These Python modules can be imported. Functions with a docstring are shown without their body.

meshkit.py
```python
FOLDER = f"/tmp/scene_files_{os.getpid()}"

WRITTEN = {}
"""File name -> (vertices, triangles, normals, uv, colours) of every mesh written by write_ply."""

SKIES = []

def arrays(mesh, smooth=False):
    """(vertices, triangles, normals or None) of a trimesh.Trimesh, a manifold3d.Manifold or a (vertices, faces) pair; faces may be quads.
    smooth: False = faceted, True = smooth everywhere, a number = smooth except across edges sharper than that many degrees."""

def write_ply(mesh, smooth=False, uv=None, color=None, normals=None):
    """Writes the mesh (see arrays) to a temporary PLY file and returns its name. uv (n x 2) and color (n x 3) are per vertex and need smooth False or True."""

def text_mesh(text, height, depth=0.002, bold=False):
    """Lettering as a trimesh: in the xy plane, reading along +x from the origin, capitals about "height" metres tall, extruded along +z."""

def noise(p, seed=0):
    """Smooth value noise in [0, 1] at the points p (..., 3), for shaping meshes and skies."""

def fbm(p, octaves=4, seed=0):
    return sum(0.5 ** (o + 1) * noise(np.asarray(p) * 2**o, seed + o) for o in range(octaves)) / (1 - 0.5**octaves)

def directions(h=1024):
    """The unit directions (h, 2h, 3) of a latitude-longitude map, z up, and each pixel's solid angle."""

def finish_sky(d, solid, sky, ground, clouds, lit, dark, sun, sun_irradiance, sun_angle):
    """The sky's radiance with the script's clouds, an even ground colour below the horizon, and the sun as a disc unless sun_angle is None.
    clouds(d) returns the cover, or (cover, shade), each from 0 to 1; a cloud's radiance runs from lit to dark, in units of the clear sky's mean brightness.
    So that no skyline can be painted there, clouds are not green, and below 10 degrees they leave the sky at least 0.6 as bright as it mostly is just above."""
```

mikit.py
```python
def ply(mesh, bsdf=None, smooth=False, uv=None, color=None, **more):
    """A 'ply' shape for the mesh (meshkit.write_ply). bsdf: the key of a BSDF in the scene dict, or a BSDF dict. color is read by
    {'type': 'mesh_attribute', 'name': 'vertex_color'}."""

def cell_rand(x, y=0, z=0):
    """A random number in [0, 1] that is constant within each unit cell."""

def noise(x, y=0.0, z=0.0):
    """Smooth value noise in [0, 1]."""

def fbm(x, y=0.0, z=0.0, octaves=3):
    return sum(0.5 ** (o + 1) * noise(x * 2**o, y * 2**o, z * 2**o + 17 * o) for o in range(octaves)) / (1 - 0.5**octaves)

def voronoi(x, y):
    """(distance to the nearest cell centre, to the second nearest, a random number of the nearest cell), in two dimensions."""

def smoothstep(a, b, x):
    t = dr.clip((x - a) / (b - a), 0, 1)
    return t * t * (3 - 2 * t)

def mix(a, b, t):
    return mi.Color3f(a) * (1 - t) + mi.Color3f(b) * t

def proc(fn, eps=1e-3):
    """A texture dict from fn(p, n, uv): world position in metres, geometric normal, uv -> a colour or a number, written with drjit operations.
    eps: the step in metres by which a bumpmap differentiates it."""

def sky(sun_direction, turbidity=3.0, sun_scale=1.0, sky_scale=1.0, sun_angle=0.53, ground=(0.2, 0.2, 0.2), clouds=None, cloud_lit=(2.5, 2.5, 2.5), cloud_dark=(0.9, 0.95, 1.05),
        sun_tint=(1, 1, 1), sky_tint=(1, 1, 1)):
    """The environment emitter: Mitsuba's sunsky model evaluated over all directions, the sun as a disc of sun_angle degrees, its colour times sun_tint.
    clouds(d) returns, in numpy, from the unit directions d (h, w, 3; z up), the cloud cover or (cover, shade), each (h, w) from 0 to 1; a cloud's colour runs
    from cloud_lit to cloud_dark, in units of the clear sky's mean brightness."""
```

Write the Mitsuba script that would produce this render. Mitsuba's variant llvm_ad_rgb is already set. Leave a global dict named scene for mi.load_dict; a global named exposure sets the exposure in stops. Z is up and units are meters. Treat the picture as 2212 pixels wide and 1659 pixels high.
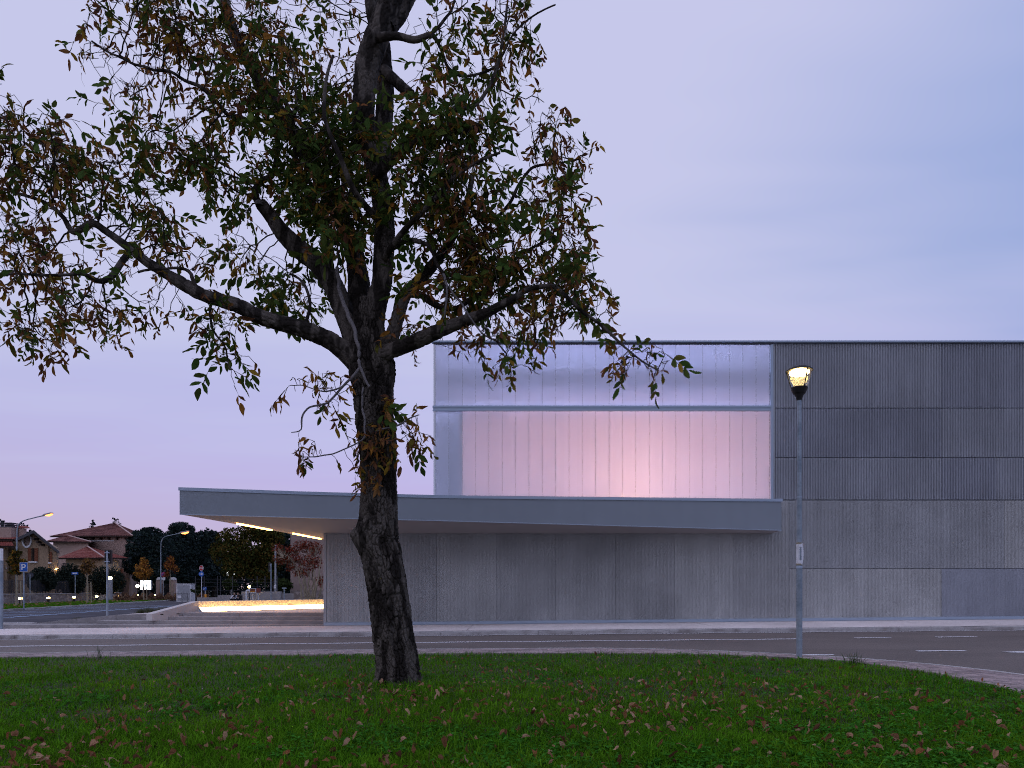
import math, random
import numpy as np, trimesh, mitsuba as mi, drjit as dr
import manifold3d as m3
import mikit, meshkit
from scipy.spatial import cKDTree
from shapely.geometry import Polygon, LineString
from shapely.ops import unary_union

random.seed(7)
RNG = np.random.default_rng(7)
scene, labels = {}, {}
# ---------------------------------------------------------------- camera, sky, exposure
EYE, F = 1.55, 1475.0                       # eye height; focal length in pixels of a 2212 px wide picture
scene['camera'] = {'type': 'perspective', 'fov': math.degrees(2 * math.atan(1106 / F)), 'fov_axis': 'x', 'near_clip': 0.1, 'far_clip': 3000.0,
                   'principal_point_offset_y': -(1272 - 829.5) / 1659,
                   'to_world': mi.ScalarTransform4f().look_at(origin=[0, 0, EYE], target=[0, 1, EYE], up=[0, 0, 1])}
exposure = 4.7
LUM = 2.0 ** -exposure                      # lamp radiance 1 = white in the picture
SKY_BLUE, SKY_MID, SKY_LOW = np.array([.275, .38, .70]), np.array([.575, .59, .835]), np.array([.585, .475, .66])


def clouds(d):
    x, y, z = d[..., 0], d[..., 1], np.clip(d[..., 2], 0, 1)
    ss = lambda a, b, t: (lambda u: u * u * (3 - 2 * u))(np.clip((t - a) / (b - a), 0, 1))
    q = d / np.maximum(z, .06)[..., None]
    n = meshkit.fbm(np.stack([q[..., 0] * .55 + q[..., 1] * .22, q[..., 1] * 1.9, z * 0], -1), 4, 3) - .5
    m = meshkit.fbm(np.stack([q[..., 0] * .22 + 4, q[..., 1] * .8, z * 0], -1), 3, 9) - .5
    cover = 1 - .92 * (1 - ss(.08, .40, z + .16 * n + .10 * m)) * ss(-.3, .2, y)
    shade = ss(.36, 1.06, .5 * z + x + .62 * n + .3 * m)
    return cover, shade


_hor, _mean = np.array([.0881, .0789, .0816]), np.array([.1616, .1559, .1514])      # the model's clear sky: just over the horizon in front, and on average
_tint = SKY_LOW / _hor
_k = LUM * _tint.mean()
_tint = _tint / _tint.mean()
_unit = (_mean * _tint).mean() * _k / LUM
scene['sky_light'] = mikit.sky([0.0, -1.0, 0.6], turbidity=10, sun_scale=0.0, sky_scale=_k, sky_tint=_tint.tolist(),
                               clouds=clouds, cloud_lit=(SKY_MID / _unit).tolist(), cloud_dark=(SKY_BLUE / _unit).tolist(), ground=(.12, .12, .12))
# the sun has set: its place is kept for the sky model only

# ---------------------------------------------------------------- helpers
NEXT = {}


def numbered(k):
    if k not in NEXT:
        NEXT[k] = 0
        return k
    NEXT[k] += 1
    return f'{k}_{NEXT[k]:03d}'


def put(name, mesh, mat, parent=None, label=None, cat=None, group=None, kind=None, smooth=False, **more):
    k = numbered(f'{parent}__{name}' if parent else name)
    scene[k] = mikit.ply(mesh, mat, smooth=smooth, **more)
    if parent is None or label or kind:
        labels[k] = {a: b for a, b in (('label', label), ('category', cat), ('group', group), ('kind', kind)) if b}
    return k


def thing(name, label, cat, group=None):
    k = numbered(name)
    labels[k] = {'label': label, 'category': cat}
    if group:
        labels[k]['group'] = group
    return k


def lamp(r, g, b, w=1.0):
    return {'type': 'area', 'radiance': {'type': 'rgb', 'value': [r * LUM, g * LUM, b * LUM]}, 'sampling_weight': w}


def at(px, py, Y):
    return np.array([(px - 1106) / F * Y, Y, EYE - (py - 1272) / F * Y])


def cat(*ms):
    ms = [m for x in ms for m in (x if isinstance(x, list) else [x])]
    return trimesh.util.concatenate([trimesh.Trimesh(*(m if isinstance(m, tuple) else (m.vertices, m.faces)), process=False) for m in ms])


def box(x0, x1, y0, y1, z0, z1, bev=0.0):
    if bev:
        b = min(bev, .45 * min(x1 - x0, y1 - y0, z1 - z0))
        pts = []
        for sx in (0, 1):
            for sy in (0, 1):
                for sz in (0, 1):
                    p = np.array([(x0, x1)[sx], (y0, y1)[sy], (z0, z1)[sz]])
                    s = np.array([1 - 2 * sx, 1 - 2 * sy, 1 - 2 * sz]) * b
                    for k in range(3):
                        q = p + s
                        q[k] = p[k]
                        pts.append(q)
        return trimesh.convex.convex_hull(np.array(pts))
    v = np.array([[x, y, z] for x in (x0, x1) for y in (y0, y1) for z in (z0, z1)], float)
    f = np.array([[0, 1, 3], [0, 3, 2], [4, 6, 7], [4, 7, 5], [0, 4, 5], [0, 5, 1], [2, 3, 7], [2, 7, 6], [0, 2, 6], [0, 6, 4], [1, 5, 7], [1, 7, 3]])
    return trimesh.Trimesh(v, f, process=False)


def rbox(c, size, yaw=0.0, bev=0.0):
    m = box(*[v for s in size for v in (-s / 2, s / 2)], bev=bev)
    m.apply_transform(trimesh.transformations.rotation_matrix(yaw, [0, 0, 1]))
    m.apply_translation(c)
    return m


def hullof(pts):
    return trimesh.convex.convex_hull(np.array(pts, float))


def tube(points, radii, sides=8, cap=True):
    p = np.asarray(points, float)
    r = np.broadcast_to(np.asarray(radii, float), (len(p),))
    t = np.gradient(p, axis=0)
    t /= np.linalg.norm(t, axis=1, keepdims=True) + 1e-12
    ref = np.array([0, 0, 1.0]) if abs(t[:, 2]).mean() < .8 else np.array([1.0, 0, 0])
    a = np.cross(t, ref)
    a /= np.linalg.norm(a, axis=1, keepdims=True) + 1e-12
    b = np.cross(t, a)
    g = np.arange(sides) * 2 * np.pi / sides
    v = (p[:, None] + r[:, None, None] * (np.cos(g)[None, :, None] * a[:, None] + np.sin(g)[None, :, None] * b[:, None])).reshape(-1, 3)
    i, j = np.meshgrid(np.arange(len(p) - 1), np.arange(sides), indexing='ij')
    q = np.stack([i * sides + j, (i + 1) * sides + j, (i + 1) * sides + (j + 1) % sides, i * sides + (j + 1) % sides], -1).reshape(-1, 4)
    f = np.vstack([q[:, [0, 2, 1]], q[:, [0, 3, 2]]])
    if cap:
        n = len(v)
        v = np.vstack([v, p[:1], p[-1:]])
        k = np.arange(sides)
        f = np.vstack([f, np.stack([k * 0 + n, (k + 1) % sides, k], 1)[:, ::-1], np.stack([k * 0 + n + 1, (k + 1) % sides + n - sides, k + n - sides], 1)])
    return trimesh.Trimesh(v, f, process=False)


def lathe(profile, c=(0, 0, 0), sides=20):
    pr = np.array(profile, float)
    g = np.arange(sides) * 2 * np.pi / sides
    v = np.stack([pr[:, :1] * np.cos(g), pr[:, :1] * np.sin(g), np.repeat(pr[:, 1:], sides, 1)], -1).reshape(-1, 3) + np.array(c)
    i, j = np.meshgrid(np.arange(len(pr) - 1), np.arange(sides), indexing='ij')
    q = np.stack([i * sides + j, i * sides + (j + 1) % sides, (i + 1) * sides + (j + 1) % sides, (i + 1) * sides + j], -1).reshape(-1, 4)
    return trimesh.Trimesh(v, np.vstack([q[:, [0, 1, 2]], q[:, [0, 2, 3]]]), process=False)


def prism(poly, z0, z1):
    m = trimesh.creation.extrude_polygon(poly if isinstance(poly, Polygon) else Polygon(poly), z1 - z0, engine='earcut')
    m.apply_translation([0, 0, z0])
    return m


def upright(mesh, p, yaw=0.0):
    """A mesh drawn in the xy plane (y up) stood upright at p, facing -y, then turned."""
    m = mesh.copy()
    m.apply_transform(trimesh.transformations.rotation_matrix(math.pi / 2, [1, 0, 0]))
    m.apply_transform(trimesh.transformations.rotation_matrix(yaw, [0, 0, 1]))
    m.apply_translation(p)
    return m


def disc(r, depth, sides=28):
    g = np.arange(sides) * 2 * np.pi / sides
    return prism(Polygon(np.stack([r * np.cos(g), r * np.sin(g)], 1)), 0, depth)


def resample(p, r, step):
    p, r = np.asarray(p, float), np.asarray(r, float)
    s = np.r_[0, np.cumsum(np.linalg.norm(np.diff(p, axis=0), axis=1))]
    n = max(2, int(s[-1] / step) + 1)
    from scipy.interpolate import PchipInterpolator
    u = np.linspace(0, s[-1], n)
    return PchipInterpolator(s, p)(u), PchipInterpolator(s, r)(u)


# ---------------------------------------------------------------- materials
def rgb(*c):
    return {'type': 'rgb', 'value': list(c)}


def mat(name, color, rough=.8, spec=.3, metal=0.0, two=True, **more):
    b = {'type': 'principled', 'base_color': color if isinstance(color, dict) else rgb(*color), 'roughness': rough, 'specular': spec, 'metallic': metal, **more}
    scene[name] = {'type': 'twosided', 'bsdf': b} if two else b


def concrete(base, big=.16, streak=.10, fine=.12):
    def fn(p, n, uv):
        a = mikit.fbm(p.x * .5, p.y * .5, p.z * .5, 4) - .5
        s = mikit.fbm(p.x * 3.1, p.y * 3.1, p.z * .22, 3) - .5
        f = mikit.noise(p.x * 24, p.y * 24, p.z * 24) - .5
        k = 1 + 2 * big * a + 2 * streak * s + 2 * fine * f
        return mi.Color3f(base) * dr.maximum(k, .2)
    return mikit.proc(fn)


def spotted(base, other, scale, lo=.45, hi=.65, grain=.15):
    def fn(p, n, uv):
        t = mikit.smoothstep(lo, hi, mikit.fbm(p.x * scale, p.y * scale, p.z * scale, 3))
        return mikit.mix(base, other, t) * (1 + grain * (mikit.noise(p.x * 31, p.y * 31, p.z * 31) - .5) * 2)
    return mikit.proc(fn)


def asphalt_fn(p, n, uv):
    a = mikit.fbm(p.x * .35, p.y * .9, 0, 3) - .5
    g = mikit.noise(p.x * 60, p.y * 60, 0) - .5
    wheel = mikit.noise(p.x * .08, p.y * 1.1, 3) - .5
    return mi.Color3f(.128, .106, .093) * (1 + .35 * a + .45 * g + .22 * wheel)


def bark_fn(p, n, uv):
    a = mikit.fbm(p.x * 9, p.y * 9, p.z * 2.2, 3)
    t = mikit.smoothstep(.42, .62, a)
    return mikit.mix((.020, .016, .013), (.10, .085, .072), t) * (.75 + .5 * mikit.noise(p.x * 60, p.y * 60, p.z * 30))


def rubble_fn(p, n, uv):
    f1, f2, r = mikit.voronoi(p.x * 3.4 + p.y * 3.4, p.z * 4.6)
    j = mikit.smoothstep(.02, .10, f2 - f1)
    return mikit.mix((.16, .145, .135), mikit.mix((.17, .13, .11), (.36, .30, .27), r), j)


def polycarb_fn(p, n, uv):
    k = .5 + .5 * dr.cos(p.x * (2 * math.pi / .0357))
    b = mikit.noise(dr.floor(p.x / .504) * 3.7, 2.0, 0)
    return mi.Color3f(.80, .81, .89) * (.93 + .04 * k + .03 * b)


mat('concrete_a', concrete((.345, .36, .39), big=.25, streak=.13, fine=.06))
mat('concrete_b', concrete((.305, .32, .358), big=.25, streak=.16, fine=.06))
mat('concrete_c', concrete((.39, .40, .41), big=.25, streak=.13, fine=.06))
mat('concrete_d', concrete((.455, .46, .455), big=.27, streak=.14, fine=.05))
mat('concrete_e', concrete((.405, .41, .41), big=.27, streak=.17, fine=.05))
mat('concrete_pale', concrete((.50, .475, .46), big=.1, streak=.10, fine=.03))
mat('concrete_step', concrete((.30, .28, .275), big=.2, streak=.2))
mat('pavement_mat', concrete((.53, .47, .435), big=.16, streak=.05), rough=.9)
mat('kerb_mat', spotted((.40, .38, .365), (.25, .225, .21), 2.2, .42, .7))
mat('asphalt', mikit.proc(asphalt_fn), rough=.75, spec=.35)
mat('asphalt_dark', spotted((.055, .053, .06), (.075, .072, .08), .8), rough=.95, spec=.1)
mat('road_paint', spotted((.66, .65, .66), (.45, .44, .44), 6, .5, .8), rough=.7)
mat('blue_paint', (.30, .42, .58), rough=.7)
mat('soil', spotted((.030, .040, .014), (.05, .036, .022), 2.5))
mat('far_ground', spotted((.05, .06, .03), (.09, .08, .06), .05))
mat('bark', mikit.proc(bark_fn), rough=.9, spec=.2)
mat('dead_wood', (.17, .155, .155), rough=.9, spec=.2)
mat('fascia_metal', concrete((.235, .265, .295), big=.08, streak=.035, fine=.015), rough=.5, spec=.5)
mat('soffit_paint', (.36, .33, .32), rough=.8)
mat('zinc', (.36, .43, .52), rough=.4, metal=.25)
mat('dark_metal', (.055, .055, .065), rough=.5)
mat('black_plastic', (.018, .016, .016), rough=.5)
mat('steel', spotted((.30, .35, .40), (.20, .25, .30), 3.0, .35, .75), rough=.45, metal=.35)
mat('grey_paint', (.33, .34, .36), rough=.5)
mat('stucco_tan', concrete((.31, .22, .145), big=.08, streak=.04, fine=.06))
mat('stucco_pink', concrete((.37, .265, .22), big=.08, streak=.04, fine=.06))
mat('stucco_cream', concrete((.42, .305, .195), big=.08, streak=.04, fine=.06))
mat('stucco_old', concrete((.30, .22, .19), big=.16, streak=.08, fine=.06))
mat('roof_tile', spotted((.22, .055, .042), (.31, .115, .085), 1.6, .42, .72, .3))
mat('tile_old', spotted((.115, .040, .034), (.21, .088, .072), 1.1, .38, .66, .35))
mat('tile_pale', (.45, .33, .30))
mat('shutter_wood', (.20, .065, .03), rough=.6)
mat('dark_wood', (.045, .03, .025))
mat('white_paint', (.72, .72, .74), rough=.5)
mat('window_glass', (.03, .035, .045), rough=.08, spec=.6)
mat('rubble_stone', mikit.proc(rubble_fn), rough=.9)
mat('fence_iron', (.022, .022, .028), rough=.5)
mat('sign_blue', (.015, .10, .42), rough=.45)
mat('sign_red', (.45, .02, .03), rough=.45)
mat('sign_white', (.75, .75, .77), rough=.45)
mat('amber_plastic', (.75, .30, .02), rough=.5)
mat('red_brown', (.22, .05, .035), rough=.5)
mat('paper', (.74, .74, .78), rough=.7)
mat('tape', (.30, .25, .17), rough=.5)
mat('inner_paint', (.80, .71, .72), rough=.9)
mat('inner_grey', (.42, .44, .50), rough=.9)
mat('lamp_body', (.5, .5, .5))
mat('skin', (.36, .22, .16), rough=.6)
mat('cloth_dark', (.022, .02, .024), rough=.9)
mat('cloth_white', (.55, .56, .62), rough=.9)
mat('hair', (.05, .022, .014), rough=.7)
for _n, _c in (('paver_a', (.29, .225, .215)), ('paver_b', (.34, .265, .25)), ('paver_c', (.24, .19, .185))):
    mat(_n, spotted(_c, tuple(x * .72 for x in _c), 5.0))
scene['polycarbonate'] = {'type': 'principledthin', 'base_color': mikit.proc(polycarb_fn), 'roughness': .35, 'diff_trans': 1.0, 'spec_trans': 0.0, 'eta': 1.5}
scene['clear_glass'] = {'type': 'thindielectric'}
VC = {'type': 'mesh_attribute', 'name': 'vertex_color'}
scene['leaf'] = {'type': 'principledthin', 'base_color': VC, 'roughness': .7, 'diff_trans': .7, 'spec_trans': 0.0, 'eta': 1.3}
scene['far_leaf'] = {'type': 'twosided', 'bsdf': {'type': 'diffuse', 'reflectance': VC}}
scene['grass_blade'] = {'type': 'principledthin', 'base_color': VC, 'roughness': .85, 'diff_trans': .7, 'spec_trans': 0.0, 'eta': 1.2}

# ---------------------------------------------------------------- ground, road, pavement
SL = .0093


def g(X):
    return SL * (np.asarray(X, float) + 7)


def sheet(poly, zf, step=1.0):
    """A ground sheet over a polygon, its height from zf(x, y)."""
    x0, y0, x1, y1 = poly.bounds
    xs, ys = np.arange(math.floor(x0 / step), math.ceil(x1 / step) + 1) * step, np.arange(math.floor(y0 / step), math.ceil(y1 / step) + 1) * step
    vs, fs, n = [], [], 0
    from shapely.geometry import box as sbox
    for a in range(len(xs) - 1):
        strip = poly.intersection(sbox(xs[a], y0 - 1, xs[a + 1], y1 + 1))
        if strip.is_empty:
            continue
        for part in getattr(strip, 'geoms', [strip]):
            if part.geom_type != 'Polygon' or part.area < 1e-6:
                continue
            v, f = trimesh.creation.triangulate_polygon(part, engine='earcut')
            vs.append(np.c_[v, zf(v[:, 0], v[:, 1])])
            fs.append(np.asarray(f) + n)
            n += len(v)
    v, f = np.vstack(vs), np.vstack(fs)
    nz = np.cross(v[f[:, 1]] - v[f[:, 0]], v[f[:, 2]] - v[f[:, 0]])[:, 2]
    f[nz < 0] = f[nz < 0][:, ::-1]
    return trimesh.Trimesh(v, f, process=False)


gz = lambda x, y: g(np.clip(x, -60, 60))
put('ground', (np.array([[-1500, -400, -1.2], [1500, -400, -1.2], [1500, 2500, -1.2], [-1500, 2500, -1.2]], float), np.array([[0, 1, 2], [0, 2, 3]])), 'far_ground', kind='structure')
ROAD_FAR = 22.3
road = Polygon([(-60, -10), (60, -10), (60, ROAD_FAR + .2), (-60, ROAD_FAR + .2)])
put('road', sheet(road, gz, 4.0), 'asphalt', kind='structure', smooth=True)


def band(x0, x1, yc, w, lift=.005, name='road_marking'):
    xs = np.linspace(x0, x1, max(2, int((x1 - x0) / 3) + 1))
    p = Polygon([(x, yc - w / 2) for x in xs] + [(x, yc + w / 2) for x in xs[::-1]])
    return sheet(p, lambda x, y: g(x) + lift, 4.0)


put('road_marking', band(-45, 8.03, 19.2, .15), 'road_paint', kind='structure')
put('road_marking', band(-45, 45, 22.02, .10), 'road_paint', kind='structure')
for x0, x1, y in ((5.6, 6.95, 14.75), (9.7, 10.75, 19.35), (12.05, 13.2, 19.4), (9.1, 10.2, 15.35)):
    put('road_marking', band(x0, x1, y, .15), 'road_paint', kind='structure')
put('road_marking', sheet(Polygon([(10.7, 14.95), (12.6, 13.9), (12.6, 15.35)]), lambda x, y: g(x) + .005, 4.0), 'road_paint', kind='structure')

WALL_Y, WALL_X0 = 26.5, -7.3
# pavement in slabs with oblique joints
joints = [-60, -34, -22.5, -15.2, -11.3, -6.9, -1.5, 7, 17, 28, 45]
for a, b in zip(joints[:-1], joints[1:]):
    sk = 1.9 if -30 < a < -5 else 0.0
    skb = 1.9 if -30 < b < -5 else 0.0
    p = Polygon([(a + .012 - sk * 1.0, ROAD_FAR + .205), (b - .012 - skb * 1.0, ROAD_FAR + .205), (b - .012 + skb, WALL_Y + .3), (a + .012 + sk, WALL_Y + .3)])
    put('slab', sheet(p, lambda x, y: g(np.clip(x, -60, 60)) + .12, 3.0), 'pavement_mat', 'pavement')
put('bed', sheet(Polygon([(-60, ROAD_FAR + .2), (45, ROAD_FAR + .2), (45, 27.2), (-60, 27.2)]), lambda x, y: g(np.clip(x, -60, 60)) + .10, 4.0), 'kerb_mat', 'pavement')
labels['pavement'] = {'kind': 'structure'}
k = thing('far_kerb', 'row of grey kerbstones along the far side of the road below the pavement', 'kerb')
x = -32.0
i = 0
while x < 30:
    L = 1.06
    z0, z1 = float(g(x)), float(g(x + L))
    dz = random.uniform(-.004, .004)
    m = hullof([(x + a * L + (.006 if a == 0 else -.006), y, (z1 if a else z0) + h + dz) for a in (0, 1) for y, h in ((22.1, -.1), (22.10, .10), (22.118, .122), (22.3, .124), (22.3, -.1))])
    put('kerbstone', m, 'kerb_mat', k)
    x += L

# near kerb and block paving following the curve, and the grass island
KP = np.array([(-34, 16.25), (-16, 16.2), (-6, 16.15), (0, 16.1), (2.2, 15.95), (4.13, 15.2), (5.9, 14.03), (6.98, 12.86), (7.75, 11.4), (8.05, 9.9), (8.1, 7.5), (7.6, 4.0), (6.4, 0), (4.5, -5)])
IP = np.array([(-34, 15.25), (-16, 15.15), (-6, 15.0), (0, 14.9), (2.2, 14.75), (4.0, 14.25), (5.55, 13.4), (6.40, 12.2), (6.72, 11.0), (6.72, 9.9), (6.55, 8.5), (5.9, 5.5), (4.9, 1.5), (3.0, -5)])


def dense(P, n=600):
    from scipy.interpolate import PchipInterpolator
    s = np.r_[0, np.cumsum(np.linalg.norm(np.diff(P, axis=0), axis=1))]
    return PchipInterpolator(s, P)(np.linspace(0, s[-1], n))


KC, IC = dense(KP), dense(IP)
kerb_line = LineString(KC)
k = thing('near_kerb', 'narrow pale kerb edging the block paving where it meets the road', 'kerb')
s = 0.0
while s < kerb_line.length - 1.0:
    a, b = kerb_line.interpolate(s + .004), kerb_line.interpolate(s + .996)
    d = np.array([b.x - a.x, b.y - a.y]); d /= np.linalg.norm(d)
    nrm = np.array([-d[1], d[0]]) * -1          # to the island side
    pts = []
    for q in (a, b):
        for o, h in ((0, -.1), (.0, .075), (.015, .09), (.10, .09), (.10, -.1)):
            pts.append((q.x + nrm[0] * o, q.y + nrm[1] * o, float(g(q.x)) + h))
    put('kerbstone', hullof(pts), 'kerb_mat', k)
    s += 1.0
island_in = Polygon(np.vstack([IC, [(-34, -5)]]))
band_poly = Polygon(np.vstack([KC, IC[::-1]])).buffer(-.10)
put('paving_bed', sheet(Polygon(np.vstack([KC, IC[::-1]])).buffer(0), lambda x, y: g(x) + .045, 2.0), 'kerb_mat', kind='structure')
# blocks in running bond along the curve, trimmed at both edges
BL, BW = .20, .10
blocks = []
rows = int(2.2 / BW)
pin = IC
tree_in = cKDTree(IC)
for r_ in range(rows):
    off = kerb_line.offset_curve(-(.105 + BW * (r_ + .5)))
    if off.is_empty:
        continue
    off = max(getattr(off, 'geoms', [off]), key=lambda q: q.length)
    L = off.length
    pts = np.array(off.coords)
    rev = pts[0][0] > pts[-1][0] and pts[0][1] < 0
    s = (r_ % 2) * BL / 2
    while s < L - BL:
        a = off.interpolate(L - s - BL / 2 if rev else s + BL / 2)
        if -15 < a.x and a.y > 7.5:
            e = off.interpolate((L - s - BL / 2 if rev else s + BL / 2) + .05)
            if island_in.exterior.distance(a) > .04 and not island_in.contains(a):
                blocks.append((a.x, a.y, math.atan2(e.y - a.y, e.x - a.x), r_))
        s += BL
blocks.sort(key=lambda q: math.hypot(q[0] - 0, q[1]) + (0 if q[0] / q[1] < .8 else 3))


def block(x, y, yaw):
    h = .0 + random.uniform(-.003, .003)
    w, l, c = BW / 2 - .004, BL / 2 - .004, .006
    pts = [(sx * (l - (c if t else 0)), sy * (w - (c if t else 0)), (0 if t else -c)) for sx in (-1, 1) for sy in (-1, 1) for t in (0, 1)]
    pts += [(sx * l, sy * w, -.05) for sx in (-1, 1) for sy in (-1, 1)]
    v = np.array([(-l, -w, -.05), (l, -w, -.05), (l, w, -.05), (-l, w, -.05), (-l, -w, -c), (l, -w, -c), (l, w, -c), (-l, w, -c), (-l + c, -w + c, 0), (l - c, -w + c, 0), (l - c, w - c, 0), (-l + c, w - c, 0)])
    f = []
    for a in (0, 4):
        for i in range(4):
            j = (i + 1) % 4
            f += [(a + i, a + j, a + 4 + j), (a + i, a + 4 + j, a + 4 + i)]
    f += [(8, 9, 10), (8, 10, 11)]
    co, si = math.cos(yaw), math.sin(yaw)
    v = np.c_[v[:, 0] * co - v[:, 1] * si + x, v[:, 0] * si + v[:, 1] * co + y, v[:, 2] + float(g(x)) + .085 + h]
    return trimesh.Trimesh(v, np.array(f), process=False)


labels['block_paving'] = {'kind': 'structure'}
rest = {a: [] for a in 'abc'}
for i, (x, y, yaw, r_) in enumerate(blocks):
    m = block(x, y, yaw)
    t = random.choice('aabbc')
    if i < 300:
        put('paving_block', m, 'paver_' + t, 'block_paving')
    else:
        rest[t].append(m)
for t in 'abc':
    if rest[t]:
        put('distant_paving_blocks', cat(rest[t]), 'paver_' + t, 'block_paving', kind='stuff')


def mound(x, y):
    x, y = np.asarray(x, float), np.asarray(y, float)
    d = tree_in.query(np.c_[x.ravel(), y.ravel()])[0].reshape(x.shape)
    w = np.clip(d / 2.5, 0, 1)
    n = meshkit.fbm(np.stack([x * .5, y * .5, x * 0], -1), 3, 5) - .5
    return g(np.clip(x, -34, 8)) + .055 + w * (.03 + .10 * n)


put('lawn', sheet(island_in, mound, .5), 'soil', kind='structure', smooth=True)

# ---------------------------------------------------------------- the hall
HALL = thing('sports_hall', 'large grey ribbed concrete hall with a glowing translucent upper front and a flat grey canopy', 'building')
wx = lambda px: (px - 1106) / F * WALL_Y
wz = lambda py: EYE - (py - 1272) / F * WALL_Y


def ribbed(x0, x1, z0, z1, y, period, depth, back=.16, axis='x', fill=.5):
    """A ribbed slab, its ribs upright, facing -y (or -x when axis is 'y')."""
    n = max(1, int(round((x1 - x0) / period)))
    p = (x1 - x0) / n
    e = (1 - fill) / 2 * p
    t = .10 * p
    prof = []
    for i in range(n):
        a = x0 + i * p
        prof += [(a + .001, depth), (a + e - t * .3, depth), (a + e + t, 0), (a + p - e - t, 0), (a + p - e + t * .3, depth)]
    prof.append((x1 - .001, depth))
    prof = np.array(prof)
    N = len(prof)
    rows = []
    for yy, z in ((prof[:, 1], z0), (prof[:, 1], z1), (np.full(N, back), z1), (np.full(N, back), z0)):
        rows.append(np.c_[prof[:, 0], y + yy, np.full(N, z)])
    v = np.vstack(rows)
    i = np.arange(N - 1)
    f = []
    for r in range(4):
        a, b = r * N, ((r + 1) % 4) * N
        f += [np.stack([a + i, a + i + 1, b + i + 1], 1), np.stack([a + i, b + i + 1, b + i], 1)]
    for end, flip in ((0, False), (N - 1, True)):
        q = [end, N + end, 2 * N + end, 3 * N + end]
        tri = np.array([[q[0], q[1], q[2]], [q[0], q[2], q[3]]])
        f.append(tri[:, ::-1] if flip else tri)
    if axis == 'y':                       # turn so that ribs face -x: x -> y
        v = np.c_[WALL_X0 + (v[:, 1] - y), v[:, 0], v[:, 2]]
        return trimesh.Trimesh(v, np.vstack(f)[:, ::-1], process=False)
    return trimesh.Trimesh(v, np.vstack(f), process=False)


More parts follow.
